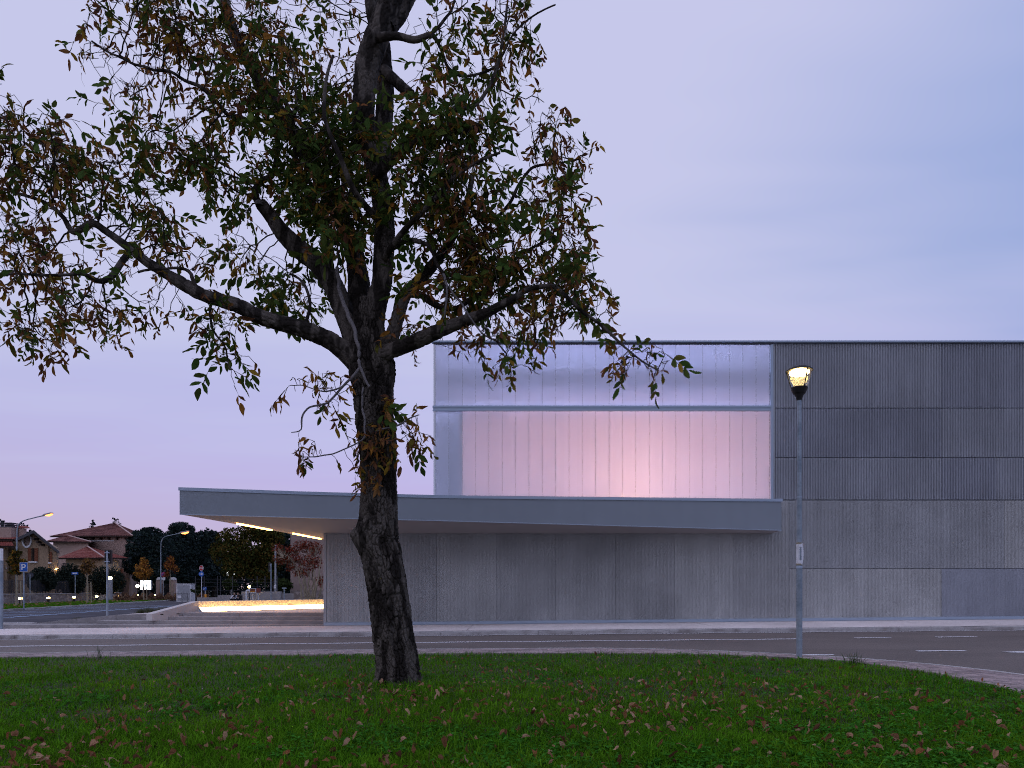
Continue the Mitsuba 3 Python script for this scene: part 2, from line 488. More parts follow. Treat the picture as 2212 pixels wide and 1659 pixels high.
FINE, COARSE = .0535, .104
ROOF = wz(742)
low_x = [WALL_X0 + .10, wx(815), wx(943), wx(1072), wx(1200), wx(1329), wx(1457), wx(1585), wx(1706)]
tones = 'aabababca'
for i in range(len(low_x) - 1):
    a, b = low_x[i] + .004, low_x[i + 1] - .004
    m = ribbed(a, b, float(g(a)) + .20, 4.98, WALL_Y, FINE, .027)
    put('concrete_panel', m, 'concrete_' + 'dedeeeded'[i], HALL)
X1, X2, X3, XE = wx(1706), wx(2035), wx(2170), 30.0
zj = wz(1228)
rows = []
for a, b, z0, z1, per, dep, t in (
        (X1, X2, zj + .012, 4.98, FINE, .027, 'c'), (X2, X3, zj + .012, 4.98, FINE, .027, 'c'), (X3, XE, zj + .012, 4.98, FINE, .027, 'd'),
        (X1, X2, None, zj - .012, FINE, .027, 'd'), (X2, XE, None, zj - .012, FINE, .012, 'b'),
        (wx(1674), X2, 5.02, wz(989), COARSE, .06, 'a'), (X2, X3 - .3, 5.02, wz(989), COARSE, .06, 'b'), (X3 - .3, XE, 5.02, wz(989), COARSE, .06, 'a'),
        (wx(1674), X2, wz(988) + .012, wz(882), COARSE, .06, 'b'), (X2, XE, wz(988) + .012, wz(882), COARSE, .06, 'a'),
        (wx(1674), X2, wz(881) + .012, ROOF, COARSE, .06, 'a'), (X2, XE, wz(881) + .012, ROOF, COARSE, .06, 'b')):
    a += .006; b -= .006
    put('concrete_panel', ribbed(a, b, float(g(a)) + .20 if z0 is None else z0, z1, WALL_Y, per, dep), 'concrete_' + t, HALL)
# return of the wall into the entrance, corner post, structural core behind
put('corner_post', box(WALL_X0 - .02, WALL_X0 + .095, WALL_Y - .008, WALL_Y + .16, .12, 3.70, .006), 'concrete_c', HALL)
y = WALL_Y + .17
while y < 38:
    put('concrete_panel', ribbed(y, y + 2.28, .58 if y > 27 else .2, 4.6, WALL_Y, FINE, .027, axis='y'), 'concrete_a', HALL)
    y += 2.3
put('core_wall', box(WALL_X0 + .17, XE, WALL_Y + .165, 44, -.3, 4.6), 'concrete_b', HALL)
put('core_wall', box(wx(1674), XE, WALL_Y + .165, 44, 4.6, ROOF - .01), 'concrete_b', HALL)
for a, b in zip([WALL_X0] + [-2, 4, 10, 16, 22], [-2, 4, 10, 16, 22, 30]):
    put('plinth', hullof([(x, y, float(g(x)) + h) for x in (a + .003, b - .003) for y, h in ((WALL_Y - .03, .13), (WALL_Y - .03, .235), (WALL_Y + .04, .25), (WALL_Y + .1, .13))]), 'zinc', HALL)
# roof edge
PX0, PX1 = wx(938), wx(1667)
put('roof_edge', box(PX0 - .10, XE, WALL_Y - .10, WALL_Y + .12, wz(737) - .07, wz(737), .008), 'zinc', HALL)
put('roof_edge_shadow_strip', box(PX0 - .03, PX1 + .05, WALL_Y - .04, WALL_Y + .05, ROOF - .05, wz(737) - .073), 'dark_metal', HALL)
put('roof_slab', box(PX1 + .06, XE, WALL_Y + .13, 44, wz(737) - .30, wz(737) - .02), 'concrete_b', HALL)
# translucent box: panels of multiwall polycarbonate
ZB, ZT0, ZT1 = 4.78, wz(888), wz(877)
PW = .512
n = int(round((PX1 - .08 - PX0 - .06) / PW))
pw = (PX1 - .09 - PX0 - .05) / n
for z0, z1 in ((ZB, ZT0 - .005), (ZT1 + .005, ROOF - .055)):
    for i in range(n):
        a = PX0 + .05 + i * pw
        put('polycarbonate_panel', (np.array([(a + .007, WALL_Y, z0), (a + pw - .007, WALL_Y, z0), (a + pw - .007, WALL_Y, z1), (a + .007, WALL_Y, z1)]), np.array([[0, 1, 2], [0, 2, 3]])), 'polycarbonate', HALL)
for y0 in np.arange(WALL_Y + .08, 33.9, PW):                     # the side and back of the box
    for z0, z1 in ((ZB, ZT0), (ZT1, ROOF - .055)):
        put('polycarbonate_panel', (np.array([(PX0, y0 + PW - .014, z0), (PX0, y0, z0), (PX0, y0, z1), (PX0, y0 + PW - .014, z1)]), np.array([[0, 1, 2], [0, 2, 3]])), 'polycarbonate', HALL)
for i in range(n):
    a = PX0 + .05 + i * pw
    put('polycarbonate_panel', (np.array([(a + .007, 34, ZB), (a + pw - .007, 34, ZB), (a + pw - .007, 34, ROOF - .06), (a + .007, 34, ROOF - .06)]), np.array([[0, 2, 1], [0, 3, 2]])), 'polycarbonate', HALL)
for i in range(n + 1):
    a = PX0 + .05 + i * pw
    put('panel_joint', cat(box(a - .006, a + .006, WALL_Y + .004, WALL_Y + .020, ZB, ZT0 - .004), box(a - .006, a + .006, WALL_Y + .004, WALL_Y + .020, ZT1 + .004, ROOF - .053)), 'lamp_body', HALL)
put('corner_profile', box(PX0 - .025, PX0 + .048, WALL_Y - .03, WALL_Y + .05, ZB, ROOF - .052), 'white_paint', HALL)
put('transom', cat(box(PX0 - .06, PX1 - .055, WALL_Y - .07, WALL_Y + .06, ZT1 - .075, ZT1), box(PX0 - .04, PX1 - .055, WALL_Y - .04, WALL_Y + .06, ZT0 + .05, ZT1 - .078), box(PX0 - .055, PX1 - .055, WALL_Y - .06, WALL_Y + .06, ZT0, ZT0 + .047)), 'zinc', HALL)
put('end_frame', box(PX1 - .05, PX1 + .045, WALL_Y - .05, WALL_Y + .07, 4.9, ROOF - .052, .006), 'zinc', HALL)
put('end_frame', box(PX1 + .05, wx(1674) - .002, WALL_Y + .01, WALL_Y + .12, 4.9, ROOF - .01), 'concrete_c', HALL)
put('sill', box(PX0, PX1 - .053, WALL_Y - .03, WALL_Y + .05, 4.86, 4.97), 'zinc', HALL)
# inside the box: a lit room below, an open loft above
IX0 = wx(1000)
put('inner_floor', box(PX0 + .1, PX1 - .06, WALL_Y + .2, 33.8, 4.3, 4.70), 'inner_paint', HALL)
put('inner_ceiling', box(PX0 + 1.2, PX1 - .06, WALL_Y + .35, 33.8, ZT0 + .06, ZT1 - .06), 'inner_paint', HALL)
put('inner_partition', box(IX0 - .12, IX0, WALL_Y + .06, 30.2, 4.72, ZT0 - .01), 'inner_grey', HALL)
put('inner_partition', box(IX0 + .003, PX1 - .08, 30.0, 30.15, 4.72, ZT0 + .05), 'inner_paint', HALL)
put('inner_partition', box(PX0 + .6, PX0 + .78, WALL_Y + .5, WALL_Y + 1.0, 4.72, ZT0 + .05), 'inner_grey', HALL)
put('loft_beam', box(PX0 + .3, PX1 - .1, WALL_Y + .5, WALL_Y + .8, wz(845), wz(795)), 'inner_grey', HALL)
for i in range(n):
    a = PX0 + .05 + i * pw
    put('rooflight_panel', (np.array([(a + .007, WALL_Y + .13, wz(737) - .1), (a + pw - .007, WALL_Y + .13, wz(737) - .1), (a + pw - .007, 34, wz(737) - .1), (a + .007, 34, wz(737) - .1)]), np.array([[0, 1, 2], [0, 2, 3]])), 'polycarbonate', HALL)
for lx in (-1.2, 2.1, 5.4, 8.5):
    put('loft_lamp', box(lx - 1.2, lx + 1.2, 29.2, 29.6, ZT1 + 1.5, ZT1 + 1.6), 'lamp_body', HALL, emitter=lamp(9.5, 10.8, 19.0, 12))
put('interior_lamp', lathe([(0, -.25), (.42, -.2), (.52, 0), (.42, .2), (0, .25)], (4.7, WALL_Y + 1.9, 5.3), 18), 'lamp_body', HALL, emitter=lamp(11.5, 6.3, 4.0, 6))
for i, (lx, w) in enumerate(((-.4, .8), (2.6, 1.0), (6.0, 1.25), (8.6, 1.3))):
    put('interior_lamp', box(lx - .5, lx + .5, WALL_Y + 2.0, WALL_Y + 2.15, 5.0, 5.1), 'lamp_body', HALL, emitter=lamp(21 * w, 15.5 * w, 18.2 * w, 8))

# canopy: a wedge plate, straight in front
CT = [at(388, 1054, 22.6), at(665, 1063.5, 23.16), at(941, 1071, 23.79), at(1688, 1079, 25.6)]
CB = [at(388, 1111, 22.6), at(665, 1118.2, 23.16), at(941, 1124.5, 23.79), at(1688, 1145.5, 25.6)]
SZ = 3.705
CAN = f'{HALL}__canopy'
cols = []
TH = .07
va, fa = [], []
for i in range(len(CT)):
    t, b = CT[i], CB[i]
    va += [t, b, b + [0, TH, 0], t + [0, TH, 0]]
for i in range(len(CT) - 1):
    for r in range(4):
        a, b = i * 4 + r, i * 4 + (r + 1) % 4
        fa += [(a, b, b + 4), (a, b + 4, a + 4)]
fa += [(0, 3, 2), (0, 2, 1), (12, 13, 14), (12, 14, 15)]
put('fascia', (np.array(va), np.array(fa)), 'fascia_metal', CAN)
cap = []
for off_y0, off_y1, h0, h1 in ((-.03, .30, .0, .022), (-.035, -.005, -.085, .0)):
    for i in range(len(CT) - 1):
        a, b = CT[i], CT[i + 1]
        cap.append(hullof([p + [dx, oy, h] for p, dx in ((a, -.03 if i == 0 else 0), (b, .03 if i == 2 else 0)) for oy in (off_y0, off_y1) for h in (h0, h1)]))
put('cap_flashing', cat(cap), 'zinc', CAN)
put('drip_edge', cat([hullof([p + [0, oy, h] for p in (CB[i], CB[i + 1]) for oy in (-.012, .05) for h in (-.012, .012)]) for i in range(3)]), 'zinc', CAN)
BACKL = np.array([-7.2, 36.5, 3.72])
# soffit, wall side at SZ
sof = [CB[0] + [.02, .05, 0], CB[1] + [0, .05, 0], CB[2] + [0, .05, 0], CB[3] + [0, .05, -.01], np.array([CB[3][0], WALL_Y + .02, SZ]), np.array([-3.4, WALL_Y + .02, SZ]), np.array([WALL_X0, WALL_Y + .02, SZ]), np.array([WALL_X0, 36.5, SZ]), BACKL]
mid = CB[0] + (BACKL - CB[0]) * .45
sof[-1] = np.array([-7.25, 36.5, SZ])
sv = np.array(sof)
put('soffit', (sv, np.array([(0, 6, 1), (1, 6, 5), (1, 5, 2), (2, 5, 4), (2, 4, 3), (0, 8, 7), (0, 7, 6)])), 'soffit_paint', CAN)
side = [CT[0] + [0, .07, 0], CB[0] + [0, .07, 0], sof[-1], sof[-1] + [0, 0, 1.0]]
put('side_fascia', (np.array([p for p in side] + [p + [.07, 0, 0] for p in side]), np.array([(0, 2, 1), (0, 3, 2), (4, 5, 6), (4, 6, 7), (0, 1, 5), (0, 5, 4), (1, 2, 6), (1, 6, 5), (3, 0, 4), (3, 4, 7)])), 'fascia_metal', CAN)
rt = [CT[0], CT[1], CT[2], CT[3], np.array([CT[3][0], WALL_Y + .02, CT[3][2]]), np.array([PX0, WALL_Y, 4.78]), np.array([PX0, 36.5, 4.7]), sof[-1] + [0, 0, 1.0]]
rt = np.array(rt) - [0, 0, .015]
put('roof_sheet', (rt, np.array([(0, 1, 5), (1, 2, 5), (2, 3, 4), (2, 4, 5), (0, 5, 7), (7, 5, 6)])), 'zinc', CAN)
put('end_cap', (np.array([CT[3], CB[3], CB[3] + [0, WALL_Y - 25.6 + .02, SZ - CB[3][2]], [CT[3][0], WALL_Y + .02, CT[3][2]]]), np.array([(0, 1, 2), (0, 2, 3)])), 'fascia_metal', CAN)
# light strips let into the soffit near its free edge
E0, E1 = CB[0], sof[-1]


def soffit_at(px, py):
    """The point of the soffit's entrance half seen at that place."""
    a, b, c = sv[0], sv[7], sv[6]
    nrm = np.cross(b - a, c - a)
    d = at(px, py, 1.0) - [0, 0, EYE]
    o = np.array([0, 0, EYE])
    return o + d * (np.dot(a - o, nrm) / np.dot(d, nrm))


for (xa, ya), (xb, yb) in (((513, 1129.5), (586, 1143.5)), ((634, 1151), (692, 1162.5))):
    p, q = soffit_at(xa, ya), soffit_at(xb, yb)
    d = (q - p) / np.linalg.norm(q - p)
    s = np.array([d[1], -d[0], 0]); s /= np.linalg.norm(s)
    put('light_strip', hullof([u + s * w + [0, 0, h] for u in (p, q) for w in (-.05, .05) for h in (-.055, .01)]), 'lamp_body', CAN, emitter=lamp(14, 5.0, 1.1, 5))

# ---------------------------------------------------------------- entrance steps and plaza
PZ = .58
STEPS = thing('entrance_steps', 'four long grey concrete steps climbing from the pavement to the lit entrance terrace', 'steps')
for x0, y0, z0, z1 in ((-19.75, 26.5, -.15, .165), (-16.35, 26.86, .0, .30), (-14.75, 27.22, .0, .44), (-13.3, 27.58, .0, PZ)):
    xs = [x0] + [x for x in (-17.2, -14.1, -11.0) if x > x0 + .8] + [WALL_X0 - .03]
    for a, b in zip(xs[:-1], xs[1:]):
        put('step', box(a + .004, b - .004, y0, y0 + .6, z0, z1, .012), 'concrete_step', STEPS)
RW = thing('terrace_edge_wall', 'low concrete edge wall rising in a wedge left of the entrance steps', 'wall')
prof = [(-19.2, .17), (-17.6, .35), (-16.0, .50), (-13.31, .575)]
for (xa, za), (xb, zb) in zip(prof[:-1], prof[1:]):
    put('wall_section', hullof([(x + e, y, z) for x, z, e in ((xa, za, .004), (xb, zb, -.004)) for y, zz in ((27.60, 0), (27.95, 0)) for z in (-.1, z)]), 'concrete_step', RW)
put('kerb_end', hullof([(x, y, z) for x, z in ((-26, .10), (-19.2, .20)) for y in (27.3, 27.6) for z in (-.3, z)]), 'concrete_pale', RW)
ter = Polygon([(-16.0, 27.9), (-13.2, 28.15), (WALL_X0 + .1, 28.15), (WALL_X0 + .1, 40), (-9, 40), (-15, 33)])
put('terrace', sheet(ter, lambda x, y: PZ + .0 * x + np.clip((x + 13.3) * .03, -.09, 0) + .002, 1.0), 'pavement_mat', kind='structure')
put('terrace_ramp', sheet(Polygon([(-19.2, 27.9), (-16.0, 27.9), (-15.0, 33), (-19, 33)]), lambda x, y: np.clip(.17 + (x + 19.2) * .105, .1, .5), 1.0), 'pavement_mat', kind='structure')
# low wall with the lit foot
LW = thing('low_seat_wall', 'pale concrete seat wall by the entrance with a glowing strip of light along its foot', 'wall')
A, B = np.array([-13.0, 28.25]), np.array([-8.2, 35.2])
d = (B - A) / np.linalg.norm(B - A)
nn = np.array([d[1], -d[0]])                      # towards the steps
L = np.linalg.norm(B - A)


def lw(s, o, z):
    q = A + d * s + nn * o
    return (q[0], q[1], z)


cuts = [0, 1.9, 3.9, 5.8, L]
for a, b in zip(cuts[:-1], cuts[1:]):
    put('wall_section', hullof([lw(s, o, z) for s in (a + .004, b - .004) for o in (0, -.42) for z in (.3, 1.03)]), 'concrete_pale', LW)
put('sloped_end', hullof([lw(-.004, 0, .3), lw(-.004, -.42, .3), lw(-.004, 0, 1.03), lw(-.004, -.42, 1.03), lw(-1.9, 0.0, .3), lw(-1.9, -.42, .3), lw(-1.9, 0, .56), lw(-1.9, -.42, .58)]), 'concrete_pale', LW)
q_ = [lw(.05, .26, .606), lw(L * .92, .26, .606), lw(L * .92, .012, .79), lw(.05, .012, .79)]
put('light_strip', (np.array(q_), np.array([[0, 1, 2], [0, 2, 3]])), 'lamp_body', LW, emitter=lamp(15, 8.3, 2.3, 40))
put('light_trough', hullof([lw(s, o, z) for s in (.045, L * .92) for o, z in ((.004, .585), (.265, .585), (.265, .60), (.004, .784))]), 'zinc', LW)
for s in (-.85, -1.5):
    put('recess', hullof([lw(s + e, o, z) for e in (-.06, .06) for o in (.004, -.02) for z in (.52, .56)]), 'black_plastic', LW)

# ---------------------------------------------------------------- street lamp at the lawn's edge
LX, LY = 5.70, 13.55
lz = float(g(LX)) + .05
SLP = thing('street_lamp', 'tall galvanised street lamp with lit conical lantern at the lawn edge on the right', 'street lamp')
za, zb, zc = lz + 1.8, lz + 3.2, 5.30
put('pole', lathe([(.058, lz - .3), (.058, za), (.052, za + .03)], (LX, LY, 0), 24), 'steel', SLP, smooth=40)
put('pole_joint', lathe([(.060, za - .012), (.062, za), (.060, za + .014), (.0525, za + .03)], (LX, LY, 0), 24), 'zinc', SLP, smooth=40)
put('pole', lathe([(.050, za + .031), (.047, zb)], (LX, LY, 0), 24), 'steel', SLP, smooth=40)
put('pole_joint', lathe([(.0485, zb - .01), (.051, zb), (.0485, zb + .012)], (LX, LY, 0), 24), 'zinc', SLP, smooth=40)
put('pole', lathe([(.043, zb + .013), (.040, zc)], (LX, LY, 0), 24), 'steel', SLP, smooth=40)
put('lantern_base', lathe([(0, zc - .012), (.047, zc - .01), (.055, zc + .02), (.088, zc + .11), (.092, zc + .122), (.118, zc + .125), (.16, zc + .235), (.155, zc + .245), (0, zc + .245)], (LX, LY, 0), 32), 'black_plastic', SLP, smooth=40)
put('lantern_top', lathe([(0, 5.955), (.10, 5.95), (.21, 5.925), (.252, 5.885), (.256, 5.868), (.245, 5.866), (.20, 5.905), (0, 5.925)], (LX, LY, 0), 40), 'black_plastic', SLP, smooth=40)
for i in range(3):
    a = math.radians((8, 172, 285)[i])
    put('strut', tube([(LX + math.cos(a) * r, LY + math.sin(a) * r, z) for r, z in ((.152, zc + .235), (.20, 5.70), (.247, 5.875))], .011, 8), 'black_plastic', SLP, smooth=40)
put('lamp_disc', lathe([(0, 5.79), (.13, 5.79), (.185, 5.82), (.19, 5.86), (.13, 5.895), (0, 5.895)], (LX, LY, 0), 28), 'lamp_body', SLP, emitter=lamp(12, 8.4, 2.8, 1))
put('bowl', lathe([(.150, zc + .247), (.237, 5.86)], (LX, LY, 0), 32), 'clear_glass', SLP, smooth=40)
for i in range(7):
    r = np.random.default_rng(40 + i)
    a0, a1 = r.uniform(0, 6.28, 2)
    put('reflector_wire', tube([(LX + math.cos(a) * q * .9, LY + math.sin(a) * q * .9, z) for a, q, z in ((a0, .15, zc + .25 + r.uniform(0, .1)), ((a0 + a1) / 2, .10, zc + .36), (a1, .20, 5.80))], .0035, 5), 'white_paint', SLP)
NOT = thing('paper_notice', 'torn white paper notice taped round the street lamp pole', 'notice')
gr = np.linspace(-2.3, .9, 12)
zz = np.linspace(2.03, 2.46, 6)
pts = np.array([[(LX + math.sin(a) * (.056 + (.05 * max(0, a - .2) * math.sin((z - 2.03) / .43 * math.pi))), LY - math.cos(a) * .056 - .01 * max(0, a - .2), z) for a in gr] for z in zz])
i, j = np.meshgrid(np.arange(5), np.arange(11), indexing='ij')
keep = ~((j >= 7) & (j < 9) & (i > 0) & (i < 4))
q = np.stack([i * 12 + j, i * 12 + j + 1, (i + 1) * 12 + j + 1, (i + 1) * 12 + j], -1)[keep]
put('sheet', (pts.reshape(-1, 3), q), 'paper', NOT, smooth=True)
for z in (2.035, 2.455):
    put('tape', lathe([(.0575, z - .016), (.0575, z + .016)], (LX, LY, 0), 24), 'tape', NOT)

# ---------------------------------------------------------------- leaves
def unit(v):
    return v / np.maximum(np.linalg.norm(v, axis=-1, keepdims=True), 1e-9)


def leaflets(P, D, N, L, W, curl, fold, rows=4):
    """Many leaf blades: bases P, directions D, face normals N, lengths, widths, curl (droop along the length) and fold along the midrib -> vertices (n, 3 rows - 2 + ..), faces."""
    n = len(P)
    D = unit(D)
    S = unit(np.cross(D, N))
    N = np.cross(S, D)
    t = np.array([0, .22, .5, .78, 1.0]) if rows == 5 else np.array([0, .35, .75, 1.0])
    w = np.array([.10, .75, 1.0, .70, .03]) if rows == 5 else np.array([.15, 1.0, .75, .04])
    V = []
    for a, b in zip(t, w):
        c = P + D * (L * a * (1 - .25 * np.abs(curl) * a))[:, None] - N * (L * curl * a * a)[:, None]
        up = N * (W * b * fold)[:, None]
        V += [c - S * (W * b / 2)[:, None] + up, c, c + S * (W * b / 2)[:, None] + up]
    V = np.stack(V, 1)
    f = []
    for r in range(len(t) - 1):
        for s in (0, 1):
            a = r * 3 + s
            f += [(a, a + 1, a + 4), (a, a + 4, a + 3)]
    f = np.array(f)
    K = V.shape[1]
    return V, (f[None] + (np.arange(n) * K)[:, None, None]).reshape(-1, 3), K


# ---------------------------------------------------------------- the walnut tree
TY = 10.3
SC = F / TY
TREE = thing('walnut_tree', 'big leaning walnut tree in autumn leaf standing on the lawn in front of the hall', 'tree')


def limb(rows):
    p = np.array([at(r[0], r[1], TY + r[2]) for r in rows])
    rad = np.array([r[3] * (TY + r[2]) / F / 2 for r in rows])
    return p, rad


trunk = limb([(862, 1500, 0, 98), (861, 1478, 0, 90), (857, 1434, 0, 86), (851, 1384, 0, 85), (844, 1334, 0, 83), (838, 1284, 0, 83), (831, 1240, 0, 82), (823, 1197, 0, 85), (815, 1164, 0, 88), (817, 1117, 0, 80), (818, 1067, 0, 74), (817, 1000, 0, 74), (815, 950, 0, 77), (810, 925, 0, 76), (806, 846, 0, 82), (803, 800, 0, 96), (800, 760, 0, 84), (795, 700, 0, 62), (788, 650, 0, 46)])
LIMBS = dict(
    left=[(790, 815, 0, 44), (763, 778, -.05, 44), (735, 752, -.1, 40), (703, 731, -.15, 36), (647, 709, -.25, 34), (590, 694, -.3, 32), (553, 681, -.35, 31), (515, 661, -.4, 29), (445, 640, -.5, 27), (393, 612, -.5, 27), (356, 590, -.5, 21), (319, 567, -.5, 20), (276, 534, -.45, 17), (225, 497, -.4, 14), (201, 483, -.4, 14), (160, 501, -.3, 12), (136, 469, -.3, 9), (94, 436, -.2, 7), (40, 418, -.2, 6), (-30, 395, -.2, 5)],
    left_low=[(278, 545, -.45, 14), (253, 581, -.6, 14), (220, 609, -.7, 12), (178, 595, -.8, 8), (94, 593, -.9, 6), (0, 593, -1.0, 5)],
    left_mid=[(790, 800, .1, 40), (773, 760, .15, 44), (753, 700, .2, 42), (723, 625, .3, 42), (688, 570, .4, 42), (643, 535, .5, 38), (608, 500, .5, 34), (583, 465, .5, 28), (564, 441, .5, 26)],
    left_mid_up=[(572, 452, .5, 16), (551, 418, .5, 15), (560, 396, .6, 13), (590, 375, .8, 11), (600, 320, 1.0, 9), (575, 250, 1.2, 8), (540, 150, 1.3, 7), (500, 60, 1.3, 6)],
    stem_left=[(797, 780, .1, 48), (765, 690, .45, 52), (775, 640, .55, 48), (768, 560, .7, 40), (740, 480, .9, 36), (700, 400, 1.1, 32), (640, 300, 1.2, 28), (570, 190, 1.2, 26), (500, 60, 1.2, 24), (478, -30, 1.2, 22)],
    stem_mid=[(800, 720, 0, 56), (812, 660, .05, 46), (826, 600, .1, 42), (830, 500, .2, 42), (826, 440, .25, 42), (815, 375, .3, 40), (800, 325, .2, 44), (786, 275, .1, 46), (785, 225, 0, 46), (792, 150, 0, 50), (812, 85, 0, 50), (835, 30, 0, 52), (855, -30, 0, 50)],
    stem_right=[(818, 390, .35, 30), (826, 300, .6, 36), (832, 200, .7, 36), (826, 100, .6, 32), (806, 30, .5, 30), (800, -30, .5, 28)],
    top_right=[(838, 60, 0, 34), (868, 20, .1, 32), (893, -30, .1, 30)],
    right_low=[(800, 800, -.1, 34), (825, 768, -.2, 33), (863, 751, -.3, 32), (903, 735, -.4, 31), (943, 717, -.5, 29), (993, 697, -.6, 26), (1053, 675, -.7, 20), (1103, 648, -.8, 15), (1150, 622, -.8, 11), (1190, 618, -.8, 9), (1223, 640, -.8, 8), (1260, 675, -.8, 7), (1296, 700, -.8, 6), (1340, 742, -.8, 5), (1380, 775, -.8, 4), (1420, 800, -.8, 3)],
    right_up=[(825, 775, 0, 30), (843, 740, 0, 29), (858, 690, .05, 27), (873, 640, .1, 27), (903, 610, .15, 25), (933, 575, .2, 22), (968, 530, .3, 19), (990, 480, .4, 15), (1010, 430, .5, 12), (1020, 380, .6, 10)],
    right_sub=[(880, 637, .1, 16), (905, 636, 0, 15), (935, 655, -.1, 14), (970, 668, -.2, 10), (1030, 640, -.2, 8), (1100, 570, -.2, 7), (1180, 520, -.1, 5)],
    stump=[(800, 400, .2, 24), (860, 330, -.1, 24), (913, 290, -.3, 26), (958, 280, -.4, 25), (1010, 277, -.5, 22), (1040, 274, -.5, 18)],
    stump_up=[(985, 270, -.45, 22), (968, 250, -.5, 14), (985, 236, -.5, 12), (1015, 232, -.5, 9), (1060, 180, -.5, 7), (1085, 90, -.5, 6), (1095, 10, -.4, 5)],
    top_arm=[(815, 82, -.2, 20), (855, 78, -.3, 14), (903, 85, -.4, 13), (928, 75, -.45, 11), (950, 100, -.5, 7), (968, 145, -.5, 6), (1000, 165, -.5, 5), (1060, 150, -.5, 5), (1120, 60, -.5, 4), (1200, 10, -.5, 3)],
    top_arm_up=[(925, 76, -.45, 8), (963, 40, -.45, 6), (983, 0, -.4, 5)],
    stub=[(830, 150, .6, 22), (860, 180, .4, 22), (888, 205, .2, 20)],
    right_arch=[(828, 548, .1, 14), (870, 522, -.2, 12), (905, 523, -.4, 10), (935, 545, -.5, 8), (955, 590, -.6, 7), (965, 640, -.7, 6), (955, 680, -.7, 5)],
    right_far=[(1010, 430, .5, 10), (1060, 480, .4, 8), (1110, 420, .2, 7), (1150, 365, .1, 6), (1200, 350, .1, 4), (1250, 345, .1, 3)],
    left_high=[(640, 300, 1.2, 14), (590, 290, .9, 11), (500, 250, .5, 9), (440, 190, .3, 8), (360, 160, .2, 6), (270, 130, .2, 5), (195, 90, .2, 4)],
    drop_a=[(430, 636, -.45, 10), (420, 600, -.6, 8), (380, 580, -.6, 6), (300, 585, -.7, 5)],
    drop_b=[(456, 640, -.5, 7), (458, 700, -.5, 5), (480, 745, -.5, 4), (500, 800, -.5, 3)],
    tuft=[(650, 712, -.2, 9), (668, 660, -.2, 7), (655, 610, -.2, 6), (625, 590, -.3, 5)],
    inner_a=[(715, 610, .25, 18), (705, 520, .6, 14), (670, 430, .9, 11), (640, 340, .6, 9), (640, 230, -.1, 7)],
    inner_b=[(826, 480, -.1, 16), (770, 420, -.5, 13), (735, 340, -.7, 10), (700, 240, -.8, 8), (720, 120, -.8, 6)],
    inner_c=[(832, 560, 0, 16), (880, 490, -.5, 12), (940, 430, -.7, 10), (985, 380, -.9, 7), (1080, 330, -1.0, 5)],
)
DEAD = [[(728, 578, -.05, 8), (733, 625, -.15, 9), (751, 675, -.3, 9), (770, 725, -.45, 8), (778, 790, -.5, 7), (764, 812, -.5, 6), (735, 840, -.5, 5), (702, 872, -.5, 5), (668, 878, -.5, 4), (655, 905, -.5, 4), (652, 925, -.5, 3), (630, 935, -.5, 2)],
        [(777, 790, -.5, 7), (785, 815, -.5, 6), (797, 835, -.5, 5)], [(782, 835, -.5, 4), (783, 890, -.5, 5), (790, 935, -.5, 4), (745, 970, -.5, 3), (700, 985, -.5, 3), (655, 985, -.5, 2)],
        [(812, 930, -.5, 4), (850, 925, -.5, 4), (890, 900, -.5, 3), (905, 895, -.5, 2)], [(740, 835, -.5, 4), (690, 845, -.5, 3), (650, 830, -.5, 2), (625, 830, -.5, 2)],
        [(955, 590, -.6, 6), (965, 640, -.75, 5), (958, 690, -.8, 4)], [(970, 620, -.7, 5), (1010, 680, -.8, 4), (1040, 720, -.8, 3)]]


def worley(u, v):
    """(F1, F2) on the unit grid, periodic in nothing."""
    iu, iv = np.floor(u), np.floor(v)
    f1, f2 = np.full(u.shape, 9.0), np.full(u.shape, 9.0)
    h = lambda a, b, s: (np.abs(np.sin(a * 127.1 + b * 311.7 + s * 74.7)) * 43758.5453) % 1
    for a in (-1, 0, 1):
        for b in (-1, 0, 1):
            d = np.hypot(iu + a + h(iu + a, iv + b, 1) - u, iv + b + h(iu + a, iv + b, 2) - v)
            f2 = np.where(d < f1, f1, np.minimum(f2, d))
            f1 = np.minimum(f1, d)
    return f1, f2


